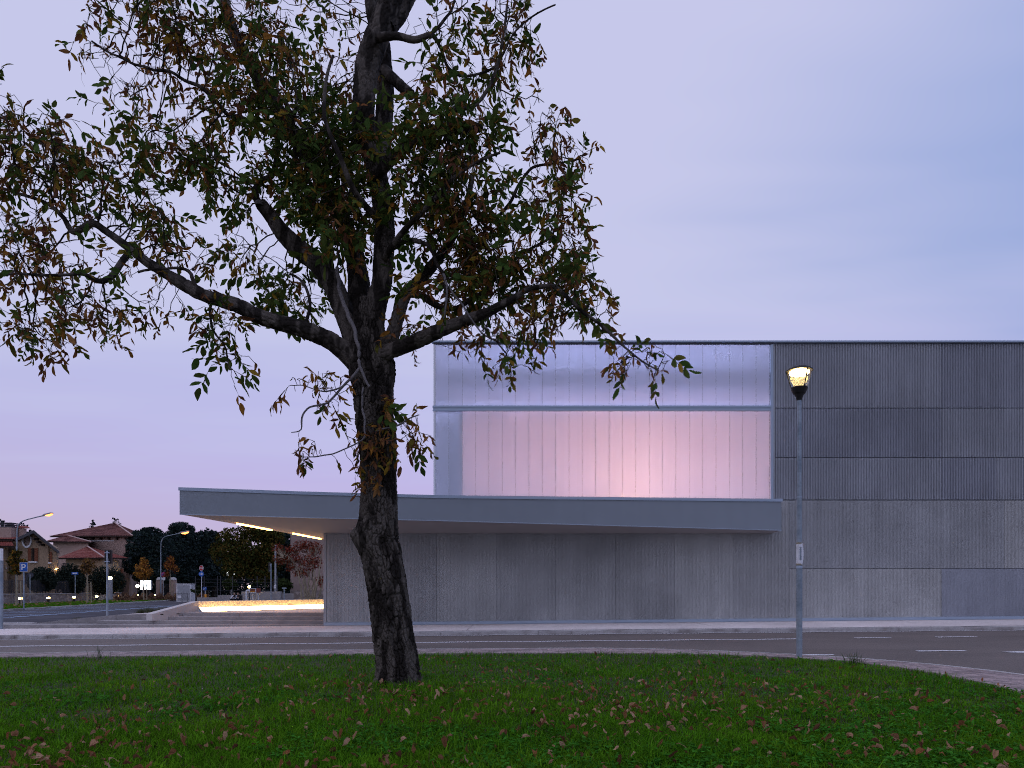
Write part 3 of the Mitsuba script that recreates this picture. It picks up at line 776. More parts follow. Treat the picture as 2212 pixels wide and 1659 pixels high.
def barked(p, r, step, sides, depth, seed, bulge=None):
    P, R = resample(p, r, step)
    t = unit(np.gradient(P, axis=0))
    ref = np.array([0, 1.0, 0]) if abs(t[:, 1]).mean() < .8 else np.array([1.0, 0, 0])
    a = unit(np.cross(t, ref)); b = np.cross(t, a)
    gam = np.arange(sides) * 2 * np.pi / sides
    s = np.arange(len(P)) * step
    S_, G_ = np.meshgrid(s, gam, indexing='ij')
    Rm = R[:, None]
    circ = np.maximum(6, np.round(2 * np.pi * np.median(R) / .055))
    dirs = np.cos(G_)[..., None] * a[:, None] + np.sin(G_)[..., None] * b[:, None]
    q = np.stack([dirs[..., 0] * Rm * 5, dirs[..., 1] * Rm * 5, S_ * 2.0], -1)
    wob = meshkit.fbm(q + seed, 3, seed) - .5
    uu = G_ / (2 * np.pi) * circ + 1.1 * (meshkit.fbm(np.stack([dirs[..., 0] * 3, dirs[..., 1] * 3, S_ * 5], -1), 3, seed + 3) - .5)
    f1, f2 = worley(np.mod(uu, 10000), S_ / .16 + 1.0 * wob + seed)
    plate = np.clip((f2 - f1) / .28, 0, 1)
    g1, g2 = worley(uu * 2.1 + 31, S_ / .06 + seed * 2)
    h = depth * (plate - .6) + depth * .35 * (np.clip((g2 - g1) / .3, 0, 1) - .5) + depth * .5 * (meshkit.noise(np.stack([uu * 1.0, S_ * 9, uu * 0], -1), seed) - .5)
    # the seam at angle 0 is blended away
    bl = np.clip(np.minimum(G_, 2 * np.pi - G_) / .35, 0, 1)
    h = h * bl
    rr = Rm * (1 + .16 * wob) + h * np.minimum(1, Rm / .12)
    if bulge is not None:
        rr = rr + bulge(P[:, None] + dirs * Rm[..., None])
    v = (P[:, None] + dirs * rr[..., None]).reshape(-1, 3)
    i, j = np.meshgrid(np.arange(len(P) - 1), np.arange(sides), indexing='ij')
    q = np.stack([i * sides + j, (i + 1) * sides + j, (i + 1) * sides + (j + 1) % sides, i * sides + (j + 1) % sides], -1).reshape(-1, 4)
    f = np.vstack([q[:, [0, 2, 1]], q[:, [0, 3, 2]]])
    m = trimesh.Trimesh(v, f, process=False)
    if m.volume < 0:
        m.invert()
    n = len(m.vertices)
    k = np.arange(sides)
    m = trimesh.Trimesh(np.vstack([m.vertices, P[-1:]]), np.vstack([m.faces, np.stack([k * 0 + n, (k + 1) % sides + n - sides, k + n - sides], 1)]), process=False)
    return m


knob = at(768, 1158, TY - .12)
flare = at(862, 1480, TY)


def bulge(q):
    d = np.linalg.norm(q - knob, axis=-1)
    z = q[..., 2] - flare[2]
    ang = np.arctan2(q[..., 1] - flare[1], q[..., 0] - flare[0])
    return .085 * np.exp(-(d / .13) ** 2) + .055 * np.exp(-np.maximum(z, 0) / .16) * (1 + .6 * np.cos(ang * 5 + 1))


put('trunk', barked(*trunk, .011, 230, .034, 3, bulge), 'bark', TREE, smooth=35)
skel_p, skel_r = [], []
P_, R_ = resample(*trunk, .12)
skel_p.append(P_[len(P_) // 2:]); skel_r.append(R_[len(P_) // 2:])
for i, (nm, rows) in enumerate(LIMBS.items()):
    p, r = limb(rows)
    thick = r.max() > .055
    if thick:
        big = r > .018
        k_ = max(3, int(big.sum()))
        put('limb', barked(p[:k_ + 1], r[:k_ + 1], .016, 72 if r.max() > .1 else 40, .016 if r.max() > .1 else .010, 5 + i), 'bark', TREE, smooth=35)
        if k_ < len(p) - 1:
            pp, rr = resample(p[k_ - 1:], r[k_ - 1:], .06)
            put('branch', tube(pp + (meshkit.noise(pp * 5, 3) - .5)[:, None] * .02, rr, 8), 'bark', TREE, smooth=60)
    else:
        pp, rr = resample(p, r, .06)
        jit = np.stack([meshkit.noise(pp * 4, 3 + q) - .5 for q in range(3)], 1) * .07
        jit[0] *= 0
        put('branch', tube(pp + jit, rr, 8), 'bark', TREE, smooth=60)
    pp, rr = resample(p, r, .12)
    skel_p.append(pp); skel_r.append(rr)
put('cut_face', lathe([(0, .012), (.055, .01), (.075, -.01), (.06, -.05)], at(560, 437, TY + .40), 14), 'dead_wood', TREE)
put('cut_face', lathe([(0, .02), (.05, .01), (.085, -.03), (.06, -.09), (0, -.11)], at(988, 266, TY - .5), 14), 'bark', TREE, smooth=40)
for rows in DEAD:
    p, r = limb(rows)
    pp, rr = resample(p, r, .05)
    jit = np.stack([meshkit.noise(pp * 6, 13 + q) - .5 for q in range(3)], 1) * .05
    put('dead_branch', tube(pp + jit, rr, 7), 'dead_wood', TREE, smooth=60)
    skel_p.append(pp + jit); skel_r.append(rr)

# crown: (px, py, rx, ry, depth, depth radius, weight, green share, leafiness)
CROWN = [(390, 70, 150, 70, .3, 1.0, 1.0, .25, 1.0), (290, 120, 130, 75, .2, .9, .9, .15, .9), (470, 160, 110, 50, .3, .9, .8, .25, .9), (560, 70, 90, 80, .9, .9, .8, .35, 1.0), (660, 70, 90, 80, .5, 1.0, .6, .25, .8), (735, 110, 60, 110, .5, .9, .5, .3, .7),
         (60, 300, 95, 75, -.2, .9, 1.0, .4, 1.0), (170, 270, 40, 60, -.2, .5, .3, .7, .8), (150, 390, 140, 70, -.3, .9, 1.2, .3, 1.0), (40, 430, 70, 60, -.3, .8, .5, .3, .9), (250, 420, 110, 80, -.3, .9, 1.0, .35, .9), (340, 460, 80, 60, -.4, .8, .6, .35, .8),
         (330, 260, 80, 60, .1, .8, .5, .25, .9), (420, 310, 100, 90, .2, 1.0, .9, .4, .9), (490, 380, 90, 80, .3, 1.0, .9, .6, .9), (560, 290, 90, 90, .4, 1.0, 1.0, .5, 1.0), (620, 200, 90, 80, .2, 1.0, 1.1, .5, 1.0),
         (50, 560, 90, 70, -.7, .8, 1.0, .25, 1.0), (60, 660, 80, 60, -.8, .8, .6, .3, .9), (70, 730, 60, 50, -.8, .6, .35, .3, .9), (160, 620, 90, 60, -.7, .8, .8, .25, .9), (190, 690, 60, 60, -.7, .7, .4, .15, .8), (270, 610, 70, 70, -.6, .8, .6, .25, .8), (290, 680, 45, 40, -.6, .6, .3, .6, .9), (370, 520, 70, 40, -.5, .8, .5, .45, .7), (340, 640, 50, 50, -.6, .6, .3, .25, .7),
         (500, 520, 70, 50, -.2, .8, .4, .4, .7), (625, 615, 80, 60, 1.0, .7, 1.0, .98, 1.1), (560, 590, 60, 50, .9, .7, .4, .8, .8), (480, 690, 60, 35, -.5, .5, .35, .5, .8), (510, 720, 45, 40, -.5, .5, .35, .6, .9), (490, 800, 45, 45, -.5, .4, .4, .45, 1.0), (450, 740, 30, 40, -.5, .4, .15, .3, .7),
         (640, 330, 110, 100, .2, .9, 1.1, .85, 1.2), (710, 300, 90, 110, .1, .8, .95, .85, 1.2), (715, 430, 85, 80, -.1, .8, 1.2, .85, 1.2), (740, 510, 60, 60, -.3, .6, .7, .7, 1.1), (640, 420, 50, 50, 1.1, .7, .5, .8, 1.0), (780, 410, 60, 70, -.3, .6, .5, .8, 1.0), (690, 500, 50, 40, .9, .6, .5, .8, 1.0), (830, 290, 60, 50, -.5, .5, .45, .7, .9),
         (960, 60, 90, 70, -.4, .8, .35, .2, .5), (1060, 40, 90, 60, -.4, .8, .7, .3, .8), (1110, 60, 60, 60, -.4, .6, .5, .5, .9), (1010, 130, 90, 60, -.4, .8, .5, .3, .6), (960, 190, 70, 40, -.4, .6, .7, .5, 1.0), (1080, 170, 70, 60, -.3, .7, .35, .35, .6),
         (900, 320, 80, 60, -.5, .8, 1.1, .75, 1.1), (970, 300, 90, 80, -.6, .8, 1.2, .65, 1.1), (1060, 270, 60, 70, -.6, .6, .8, .85, 1.1), (1000, 400, 90, 70, -.6, .8, 1.2, .55, 1.0), (920, 410, 80, 60, -.5, .7, 1.0, .5, 1.0), (970, 470, 100, 60, -.4, .8, 1.2, .3, 1.1), (1140, 270, 60, 60, -.1, .7, .4, .25, .5), (1205, 230, 40, 40, 0, .5, .3, .15, 1.0), (1210, 320, 50, 60, .1, .6, .6, .35, 1.0), (1250, 360, 35, 45, .1, .5, .5, .3, 1.0), (1130, 380, 70, 70, 0, .8, .4, .35, .6),
         (1190, 460, 70, 60, .1, .7, .8, .35, .9), (1230, 510, 45, 50, .1, .6, .5, .2, .9), (1050, 550, 100, 60, -.3, .8, 1.3, .5, 1.0), (1130, 570, 100, 60, -.4, .8, 1.5, .45, 1.0), (1220, 600, 70, 50, -.5, .7, 1.0, .4, 1.0), (980, 620, 90, 50, -.4, .7, 1.1, .4, 1.0), (1290, 640, 40, 40, -.6, .4, .4, .35, 1.0), (900, 660, 70, 40, -.3, .5, .5, .25, .7), (1060, 620, 90, 40, -.4, .7, .8, .4, 1.0), (1000, 540, 60, 40, -.2, .6, .6, .4, 1.0),
         (1100, 760, 55, 45, -.7, .4, .8, .35, 1.2), (1060, 720, 60, 40, -.7, .5, .5, .35, 1.0), (1160, 690, 60, 50, -.7, .5, .5, .2, .9), (1210, 650, 50, 50, -.7, .5, .5, .35, 1.0), (1330, 690, 40, 35, -.7, .4, .35, .4, .9), (1350, 770, 30, 35, -.8, .3, .3, .35, 1.1), (1405, 775, 40, 35, -.8, .3, .55, .5, 1.2), (960, 720, 60, 35, -.5, .4, .25, .2, .7), (880, 720, 50, 40, -.3, .4, .35, .1, .9),
         (680, 830, 65, 30, -.5, .4, .35, .12, .8), (705, 880, 60, 40, -.5, .4, .3, .15, .7), (690, 975, 50, 30, -.5, .35, .22, .12, .8), (800, 880, 50, 40, -.5, .2, .5, .3, 1.2), (800, 940, 60, 50, -.5, .25, .9, .15, 1.5), (790, 1000, 40, 35, -.5, .2, .4, .15, 1.2), (890, 930, 35, 40, -.5, .25, .25, .1, 1.0), (630, 850, 25, 25, -.5, .3, .1, .1, .7)]
attr, areg = [], []
for k_, (px, py, rx, ry, dy, dr_, w, gr_, lf) in enumerate(CROWN):
    c = at(px, py, TY + dy)
    n_ = int(rx * ry / 1000 * w * 58) + 7
    u = RNG.normal(size=(n_, 3)); u = unit(u) * RNG.random((n_, 1)) ** (1 / 2.2)
    attr.append(c + u * [rx / SC, dr_, ry / SC]); areg.append(np.full(n_, k_))
attr, areg = np.vstack(attr), np.concatenate(areg)
_clump = meshkit.fbm(attr * 1.9, 2, 61) + .10 * np.array([CROWN[q][8] for q in areg])
attr, areg = attr[_clump > .575], areg[_clump > .575]
pos = np.vstack(skel_p)
is_skel = len(pos)
par = np.full(len(pos), -1)
alive = np.ones(len(attr), bool)
STEP, REACH, KILL = .11, 2.2, .105
hit = np.zeros(len(attr), bool)
nodes = [pos]
allp, allpar = pos, par
kids = np.zeros(len(pos), int)
for it in range(60):
    idx = np.flatnonzero(alive)
    if len(idx) == 0:
        break
    dd, nn_ = cKDTree(allp).query(attr[idx])
    ok = dd < REACH
    if not ok.any():
        break
    dirs = unit(attr[idx][ok] - allp[nn_[ok]])
    acc = np.zeros_like(allp)
    np.add.at(acc, nn_[ok], dirs)
    src = np.unique(nn_[ok])
    src = src[kids[src] < 4]
    if len(src) == 0:
        break
    dv = unit(acc[src] + RNG.normal(scale=.35, size=(len(src), 3)) + [0, 0, -.05])
    new = allp[src] + dv * STEP
    kids = np.r_[kids, np.zeros(len(src), int)]
    kids[src] += 1
    allp, allpar = np.vstack([allp, new]), np.r_[allpar, src]
    dk, _ = cKDTree(new).query(attr[idx])
    alive[idx[dk < KILL]] = False
NN = len(allp)
# pipe-model radii
cnt = np.zeros(NN)
kidn = np.zeros(NN, int)
for i in range(NN - 1, is_skel - 1, -1):
    if cnt[i] == 0:
        cnt[i] = 1
    if allpar[i] >= is_skel:
        cnt[allpar[i]] += cnt[i]
        kidn[allpar[i]] += 1
rad = .0042 * np.maximum(cnt, 1) ** .42
# chains -> thin tubes
segs = [i for i in range(is_skel, NN)]
children = {}
for i in segs:
    children.setdefault(allpar[i], []).append(i)
chains = []
stack = [(p_, c_) for p_ in range(is_skel) for c_ in children.get(p_, [])]
while stack:
    p_, c_ = stack.pop()
    ch = [p_, c_]
    while True:
        ks = children.get(ch[-1], [])
        if not ks:
            break
        ks = sorted(ks, key=lambda q: -cnt[q])
        for o in ks[1:]:
            stack.append((ch[-1], o))
        ch.append(ks[0])
    chains.append(ch)
tw = []
for ch in chains:
    p = allp[ch] + np.vstack([np.zeros(3), RNG.normal(scale=.012, size=(len(ch) - 1, 3))])
    r = np.r_[rad[ch[1]], rad[ch[1:]]] * 1.0
    tw.append(tube(p, np.minimum(r, .03), 5, cap=False))
put('twigs', cat(tw), 'bark', TREE, kind='stuff', smooth=True)

# compound leaves on the outer twigs
_, near_reg = cKDTree(attr).query(allp)
reg = areg[near_reg]
TIP = [i for i in segs if cnt[i] <= 3]
GREENS = np.array([(.030, .055, .012), (.042, .072, .018), (.055, .075, .016), (.036, .050, .012)])
OLIVE = np.array([(.085, .080, .018), (.11, .085, .016), (.16, .10, .015)])
BROWNS = np.array([(.10, .045, .022), (.13, .055, .022), (.085, .038, .022), (.15, .075, .028), (.19, .085, .018)])
LP, LD, LN, LL, LW_, LC_, LF_, LCOL, LID = [], [], [], [], [], [], [], [], []
lid = 0
for i in TIP:
    R_k = CROWN[reg[i]]
    leafy = R_k[8] * (.95 if kidn[i] == 0 else .34)
    k_n = RNG.poisson(leafy * 1.15) if kidn[i] == 0 else int(RNG.random() < leafy)
    for _ in range(min(k_n, 3)):
        base = allp[i]
        d = unit(unit(allp[i] - allp[allpar[i]]) + RNG.normal(scale=.55, size=3) + [0, 0, -.35])
        green = RNG.random() < R_k[7] * .88
        size = RNG.uniform(.6, 1.2) * (1.05 if green else .92)
        nl = int(RNG.choice([5, 5, 7, 7] if green else [2, 3, 3, 5, 5]))
        Lr = .07 + .045 * nl * size
        side = unit(np.cross(d, RNG.normal(size=3)))
        for q in range(nl):
            t = 1.0 if q == nl - 1 else .35 + .6 * (q // 2 + .5) / max(1, nl // 2)
            s = 0 if q == nl - 1 else (1 if q % 2 else -1)
            p = base + d * Lr * t + np.array([0, 0, -.05 * t * t * size])
            ld = unit(d * (.9 if s == 0 else .45) + side * s * .75 + RNG.normal(scale=.22 if green else .45, size=3) + [0, 0, -.28 if green else -.75])
            LP.append(p); LD.append(ld); LN.append(unit(RNG.normal(scale=.5, size=3) + np.cross(side, d) + [0, -.2, .35]))
            l = RNG.uniform(.118, .18) * size * (1.12 if s == 0 else .95)
            LL.append(l); LW_.append(l * RNG.uniform(.36, .48) * (1 if green else RNG.uniform(.55, .95)))
            LC_.append(RNG.uniform(-.05, .30) if green else RNG.uniform(-.4, .65)); LF_.append(RNG.uniform(.02, .22) if green else RNG.uniform(.05, .6))
            c = (GREENS[RNG.integers(4)] if RNG.random() < .86 else OLIVE[RNG.integers(3)]) if green else (BROWNS[RNG.integers(5)] if RNG.random() < .74 else OLIVE[RNG.integers(3)])
            LCOL.append(c * RNG.uniform(1.1, 2.3)); LID.append(lid)
        LP.append(base); LD.append(d + [0, 0, -.16 * size / max(Lr, .1) * .3]); LN.append(side); LL.append(Lr * 1.02); LW_.append(.007); LC_.append(.08); LF_.append(.1)
        LCOL.append(np.array([.05, .04, .02])); LID.append(lid)
        lid += 1
LP, LD, LN, LL, LW_, LC_, LF_, LCOL, LID = map(np.array, (LP, LD, LN, LL, LW_, LC_, LF_, LCOL, LID))
V, Fc, K = leaflets(LP, LD, LN, LL, LW_, LC_, LF_, 5)
V = V + RNG.normal(scale=.004, size=V.shape)
col = np.repeat(LCOL[:, None, :], K, 1) * RNG.uniform(.8, 1.2, size=(len(LP), K, 1))
FK = len(Fc) // len(LP)
print('tree nodes', NN, 'leaves', lid, 'leaflets', len(LP))
depth_of = np.array([LP[LID == q][0, 1] for q in range(lid)])
inview = np.array([abs(LP[LID == q][0, 0]) < .75 * LP[LID == q][0, 1] for q in range(lid)])
order = np.argsort(depth_of + (~inview) * 100)
own = order[:280]
Fl = Fc.reshape(len(LP), FK, 3) - (np.arange(len(LP)) * K)[:, None, None]


def leaf_mesh(sel):
    n_ = len(sel)
    return (V[sel].reshape(-1, 3), (Fl[sel] + (np.arange(n_) * K)[:, None, None]).reshape(-1, 3)), col[sel].reshape(-1, 3)


for q in own:
    m, c = leaf_mesh(np.flatnonzero(LID == q))
    put('leaf', m, 'leaf', TREE, smooth=True, color=c)
m, c = leaf_mesh(np.flatnonzero(~np.isin(LID, own)))
put('foliage', m, 'leaf', TREE, kind='stuff', smooth=True, color=c)
nuts = [q for q in TIP if RNG.random() < .012]
for q in nuts[:26]:
    put('walnut_fruit', lathe([(0, -.022), (.014, -.018), (.021, 0), (.014, .018), (0, .022)], allp[q] + [0, 0, -.03], 9), 'dark_wood', TREE, smooth=True)

# ---------------------------------------------------------------- grass, weeds, fallen leaves
def blades(P, H, W, lean, ang, col, seg=2):
    n = len(P)
    d = np.c_[np.cos(ang), np.sin(ang), np.zeros(n)]
    s = np.c_[-np.sin(ang), np.cos(ang), np.zeros(n)]
    V = []
    for t, w in ((0, 1.0), (.5, .85), (1.0, .08)):
        c = P + d * (lean * H * t * t)[:, None] + np.array([0, 0, 1.0]) * (H * (t - .25 * lean * t * t))[:, None]
        V += [c - s * (W * w / 2)[:, None], c + s * (W * w / 2)[:, None]]
    V = np.stack(V, 1)
    f = np.array([(0, 1, 3), (0, 3, 2), (2, 3, 5), (2, 5, 4)])
    return V.reshape(-1, 3), (f[None] + (np.arange(n) * 6)[:, None, None]).reshape(-1, 3), np.repeat(col, 6, 0)


def lawn_points(n, ymin=4.2, ymax=15.3, power=1.7, xm=.82):
    u = RNG.random(n)
    y = (ymin ** (1 - power) + u * (ymax ** (1 - power) - ymin ** (1 - power))) ** (1 / (1 - power))
    x = RNG.uniform(-1, 1, n) * (y * xm + .8)
    import shapely
    ok = shapely.contains_xy(island_in.buffer(.03), x, y)
    x, y = x[ok], y[ok]
    return np.c_[x, y, mound(x, y)]


Pg = lawn_points(215000)
n = len(Pg)
patch = meshkit.fbm(np.c_[Pg[:, :2] * 1.3, np.zeros(n)], 3, 21)
tall = meshkit.fbm(np.c_[Pg[:, :2] * .9, np.zeros(n) + 5], 3, 22)
H = RNG.uniform(.045, .10, n) * (.30 + 1.4 * tall) * np.where(RNG.random(n) < .04, 1.7, 1)
gc = np.array([.060, .205, .010]) * (1 - patch[:, None]) + np.array([.135, .29, .014]) * patch[:, None]
gc = gc * RNG.uniform(.45, 1.45, (n, 1)) * (.65 + .7 * meshkit.fbm(np.c_[Pg[:, :2] * 6, np.zeros(n)], 2, 24)[:, None])
dry = RNG.random(n) < .03
gc[dry] = np.array([.16, .13, .05]) * RNG.uniform(.6, 1.1, (dry.sum(), 1))
gv, gf, gcol = blades(Pg - [0, 0, .006], H, RNG.uniform(.004, .0095, n) * (1 + .04 * Pg[:, 1]), RNG.uniform(.1, 1.3, n), RNG.uniform(0, 6.28, n), gc)
put('grass', (gv, gf), 'grass_blade', label='short green lawn grass under and around the walnut tree', cat='grass', kind='stuff', color=gcol)
# broad weeds: rosettes and clover
Pw = lawn_points(8200, power=1.9)
dens = meshkit.fbm(np.c_[Pw[:, :2] * .8, np.zeros(len(Pw)) + 9], 3, 23) + .10 * np.clip((Pw[:, 0] - 1) / 4, -.5, 1) + .08 * np.clip((7.5 - Pw[:, 1]) / 3, -1, 1)
Pw = Pw[dens > .50]
wP, wD, wN, wL, wW, wC, wF, wcol = [], [], [], [], [], [], [], []
for p in Pw:
    kind = RNG.random()
    big = kind < .35
    m_ = int(RNG.integers(4, 8)) if big else int(RNG.integers(5, 11))
    c0 = np.array([.05, .185, .02]) * RNG.uniform(.7, 1.5)
    for q in range(m_):
        a = RNG.uniform(0, 6.28)
        if big:
            wP.append(p + [0, 0, .005]); wD.append([math.cos(a), math.sin(a), RNG.uniform(.3, 1.3)]); wN.append([0, 0, 1])
            l = RNG.uniform(.05, .11); wL.append(l); wW.append(l * RNG.uniform(.22, .34)); wC.append(RNG.uniform(.1, .5)); wF.append(.15)
        else:
            r_ = RNG.uniform(.0, .09)
            wP.append(p + [r_ * math.cos(a), r_ * math.sin(a), RNG.uniform(.025, .07)]); b = RNG.uniform(0, 6.28)
            wD.append([math.cos(b), math.sin(b), RNG.uniform(-.2, .3)]); wN.append([RNG.normal(0, .25), RNG.normal(0, .25), 1])
            l = RNG.uniform(.022, .042); wL.append(l); wW.append(l * .95); wC.append(RNG.uniform(-.1, .25)); wF.append(.1)
        wcol.append(c0 * RNG.uniform(.8, 1.2))
Vw, Fw, Kw = leaflets(np.array(wP), np.array(wD, float), np.array(wN, float), np.array(wL), np.array(wW), np.array(wC), np.array(wF), 4)
put('ground_cover', (Vw.reshape(-1, 3), Fw), 'grass_blade', label='clover and broad leaved weeds growing through the lawn grass', cat='weeds', kind='stuff', smooth=True, color=np.repeat(np.array(wcol), Kw, 0))
# a few taller tufts at the lawn's edge
for lab, px, Y, hh, m_ in (('tall tuft of dark grass at the left far edge of the lawn', 218, 14.6, .42, 16), ('tall wispy grass tuft just right of the street lamp foot', 1848, 12.3, .30, 46), ('small upright weed stalk at the lawn edge right of the tree', 1308, 14.4, .22, 7)):
    X = (px - 1106) / F * Y
    base = np.array([X, Y, float(mound(X, Y))])
    P0 = base + np.c_[RNG.normal(0, .10, m_), RNG.normal(0, .06, m_), np.zeros(m_)]
    v, f, c = blades(P0, RNG.uniform(.5, 1, m_) * hh, RNG.uniform(.007, .013, m_), RNG.uniform(.1, 1.0, m_), RNG.uniform(0, 6.28, m_), np.array([.035, .08, .016]) * RNG.uniform(.7, 1.3, (m_, 1)))
    put('grass_tuft', (v, f), 'grass_blade', label=lab, cat='grass tuft', color=c)
# fallen leaves
Pl = lawn_points(6800, ymin=4.6, ymax=14.6, power=1.75)
w_ = np.exp(-((Pl[:, 0] - .6) / 4.0) ** 2) * .75 + .25
w_ *= .35 + .65 * np.clip((12.0 - Pl[:, 1]) / 3.0, .15, 1)
w_ *= np.clip((meshkit.fbm(np.c_[Pl[:, :2] * .7, np.zeros(len(Pl))], 3, 31) - .25) * 2.4, .1, 1.2)
Pl = Pl[RNG.random(len(Pl)) < w_ * .85]
n = len(Pl)
ang = RNG.uniform(0, 6.28, n)
Dl = np.c_[np.cos(ang), np.sin(ang), RNG.uniform(-.35, .7, n)]
Nl = unit(np.c_[RNG.normal(0, .55, n), RNG.normal(0, .55, n), np.ones(n)])
Ll = RNG.uniform(.036, .084, n) * np.where(RNG.random(n) < .12, 1.3, 1)
Vl, Fll, Kl = leaflets(Pl + np.c_[np.zeros(n), np.zeros(n), RNG.uniform(.035, .09, n)], Dl, Nl, Ll, Ll * RNG.uniform(.35, .6, n), RNG.uniform(-1.0, 1.0, n), RNG.uniform(.1, 1.1, n), 5)
Vl = Vl + RNG.normal(scale=.004, size=Vl.shape)
LB = np.array([(.35, .17, .09), (.45, .25, .145), (.25, .115, .055), (.30, .125, .055), (.14, .065, .035), (.54, .34, .215)])
cl = LB[RNG.integers(0, len(LB), n)] * RNG.uniform(.7, 1.15, (n, 1))
size = Ll / Pl[:, 1] * np.where(np.abs(Pl[:, 0]) < .73 * Pl[:, 1], 1, .01) * np.where(Pl[:, 1] > 5.65, 1, .01)
order = np.argsort(-size)
f1 = Fll.reshape(n, -1, 3)[0]
for i in order[:300]:
    put('fallen_leaf', (Vl[i], f1), 'leaf', label='curled brown fallen walnut leaf lying in the lawn grass', cat='leaf', group='fallen leaves on the lawn', smooth=True, color=np.repeat(cl[i:i + 1], Kl, 0))
r_ = order[300:]
put('fallen_leaves', (Vl[r_].reshape(-1, 3), (f1[None] + (np.arange(len(r_)) * Kl)[:, None, None]).reshape(-1, 3)), 'leaf', label='scatter of smaller brown fallen leaves spread over the lawn', cat='leaves', kind='stuff', smooth=True, color=np.repeat(cl[r_], Kl, 0))
print('fallen', n)

# ---------------------------------------------------------------- car park and verge behind
flat = lambda z: (lambda x, y: np.asarray(x) * 0 + z)
K0, K1 = np.array([-31.5, 30.0]), np.array([-50.5, 115.0])
kx = lambda y: K0[0] + (K1[0] - K0[0]) * (np.asarray(y) - K0[1]) / (K1[1] - K0[1])
put('car_park', sheet(Polygon([(kx(27.3), 27.3), (-8, 27.3), (-8, 60), (-20, 118), (kx(118), 118)]), flat(-.02), 6.0), 'asphalt_dark', kind='structure')


def bluelane(pts, w):
    d = unit(np.array(pts[1], float) - pts[0])
    n_ = np.array([-d[1], d[0]]) * w / 2
    a, b = np.array(pts[0], float), np.array(pts[1], float)
    return sheet(Polygon([a + n_, b + n_, b - n_, a - n_]), flat(-.015), 8.0)


put('bay_marking', bluelane(((-27.0, 33), (-30.9, 62)), .22), 'blue_paint', kind='structure')
for y in (36.5, 39.2, 41.9, 44.6, 47.3, 50.0, 52.7, 55.4, 60, 65):
    x1 = -27.0 - 3.9 * (y - 33) / 29
    put('bay_marking', bluelane(((x1 - .1, y), (float(kx(y + .9)) + .2, y + .9)), .2), 'blue_paint', kind='structure')
k = thing('car_park_kerb', 'pale stone kerb between the car park and the green verge', 'kerb')
y = 31.0
while y < 96:
    put('kerbstone', hullof([(float(kx(a)) - o, a, z) for a in (y + .01, y + 1.99) for o, z in ((0, -.1), (0, .10), (.02, .12), (.15, .12), (.15, -.1))]), 'kerb_mat', k)
    y += 2.0
VX = 8.5
put('verge', sheet(Polygon([(kx(28) - .16, 28), (kx(100) - .16, 100), (kx(100) - VX, 100), (kx(28) - VX, 28)]), flat(.08), 4.0), 'soil', kind='structure')
put('side_road', sheet(Polygon([(kx(20) - VX, 20), (kx(150) - VX, 150), (kx(150) - VX - 7, 150), (kx(20) - VX - 7, 20)]), flat(-.05), 6.0), 'asphalt_dark', kind='structure')
put('garden_ground', sheet(Polygon([(-300, 20), (kx(20) - VX - 7, 20), (kx(150) - VX - 7, 150), (-20, 118), (10, 60), (60, 60), (60, 300), (-300, 300)]), flat(-.06), 30.0), 'far_ground', kind='structure')
n = 22000
yy = 34 + 62 * RNG.random(n) ** 1.2
xx = kx(yy) - .2 - RNG.random(n) * 8.2
v, f, c = blades(np.c_[xx, yy, np.full(n, .075)], RNG.uniform(.06, .13, n), RNG.uniform(.03, .07, n), RNG.uniform(.1, 1, n), RNG.uniform(0, 6.28, n), np.array([.075, .20, .012]) * RNG.uniform(.6, 1.3, (n, 1)))
put('verge_grass', (v, f), 'grass_blade', label='strip of bright green verge grass beyond the car park', cat='grass', kind='stuff', color=c)
n = 260
yy = 36 + 56 * RNG.random(n); xx = kx(yy) - .5 - RNG.random(n) * 7
Vv, Ff, Kk = leaflets(np.c_[xx, yy, np.full(n, .16)], np.c_[RNG.normal(size=(n, 2)), RNG.uniform(-.2, .3, n)], np.c_[RNG.normal(0, .4, (n, 2)), np.ones(n)], RNG.uniform(.15, .28, n), RNG.uniform(.1, .2, n), RNG.uniform(-.3, .3, n), RNG.uniform(0, .4, n), 4)
put('verge_leaves', (Vv.reshape(-1, 3), Ff), 'leaf', label='brown fallen leaves sprinkled over the verge beyond the car park', cat='leaves', kind='stuff', smooth=True, color=np.repeat(np.array([.34, .2, .1]) * RNG.uniform(.6, 1.2, (n, 1)), Kk, 0))

# bollard lights
names = ['first', 'second', 'third', 'fourth', 'fifth', 'sixth', 'seventh', 'eighth']
for i, (px, Y, h) in enumerate(((44, 65, .78), (104.5, 71.4, .78), (160, 76.2, .78), (209, 84.5, .78), (256, 91, .78), (297, 98.5, .78), (335, 105.5, .76), (370, 112, .76))):
    X = (px - 1106) / F * Y
    b = thing('bollard_light', f'low black bollard light on the verge, {names[i]} from the left of its row', 'bollard light', 'bollard lights along the verge')
    z0 = EYE - {0: 34.6, 1: 32, 2: 30, 3: 27, 4: 24.9, 5: 22.8, 6: 21.2, 7: 20}[i] / F * Y
    put('post', lathe([(.13, z0 - .1), (.13, z0 + h * .62), (.10, z0 + h * .64), (0, z0 + h * .64)], (X, Y, 0), 12), 'black_plastic', b, smooth=40)
    put('glowing_head', lathe([(.11, z0 + h * .66), (.15, z0 + h * .70), (.15, z0 + h * .86), (.10, z0 + h * .9)], (X, Y, 0), 12), 'lamp_body', b, emitter=lamp(17, 11.5, 4.2, .6))
    put('cap', lathe([(0, z0 + h), (.16, z0 + h * .96), (.19, z0 + h * .90), (.09, z0 + h * .905), (0, z0 + h * .905)], (X, Y, 0), 12), 'black_plastic', b, smooth=40)
X, Y = (237.5 - 1106) / F * 88, 88
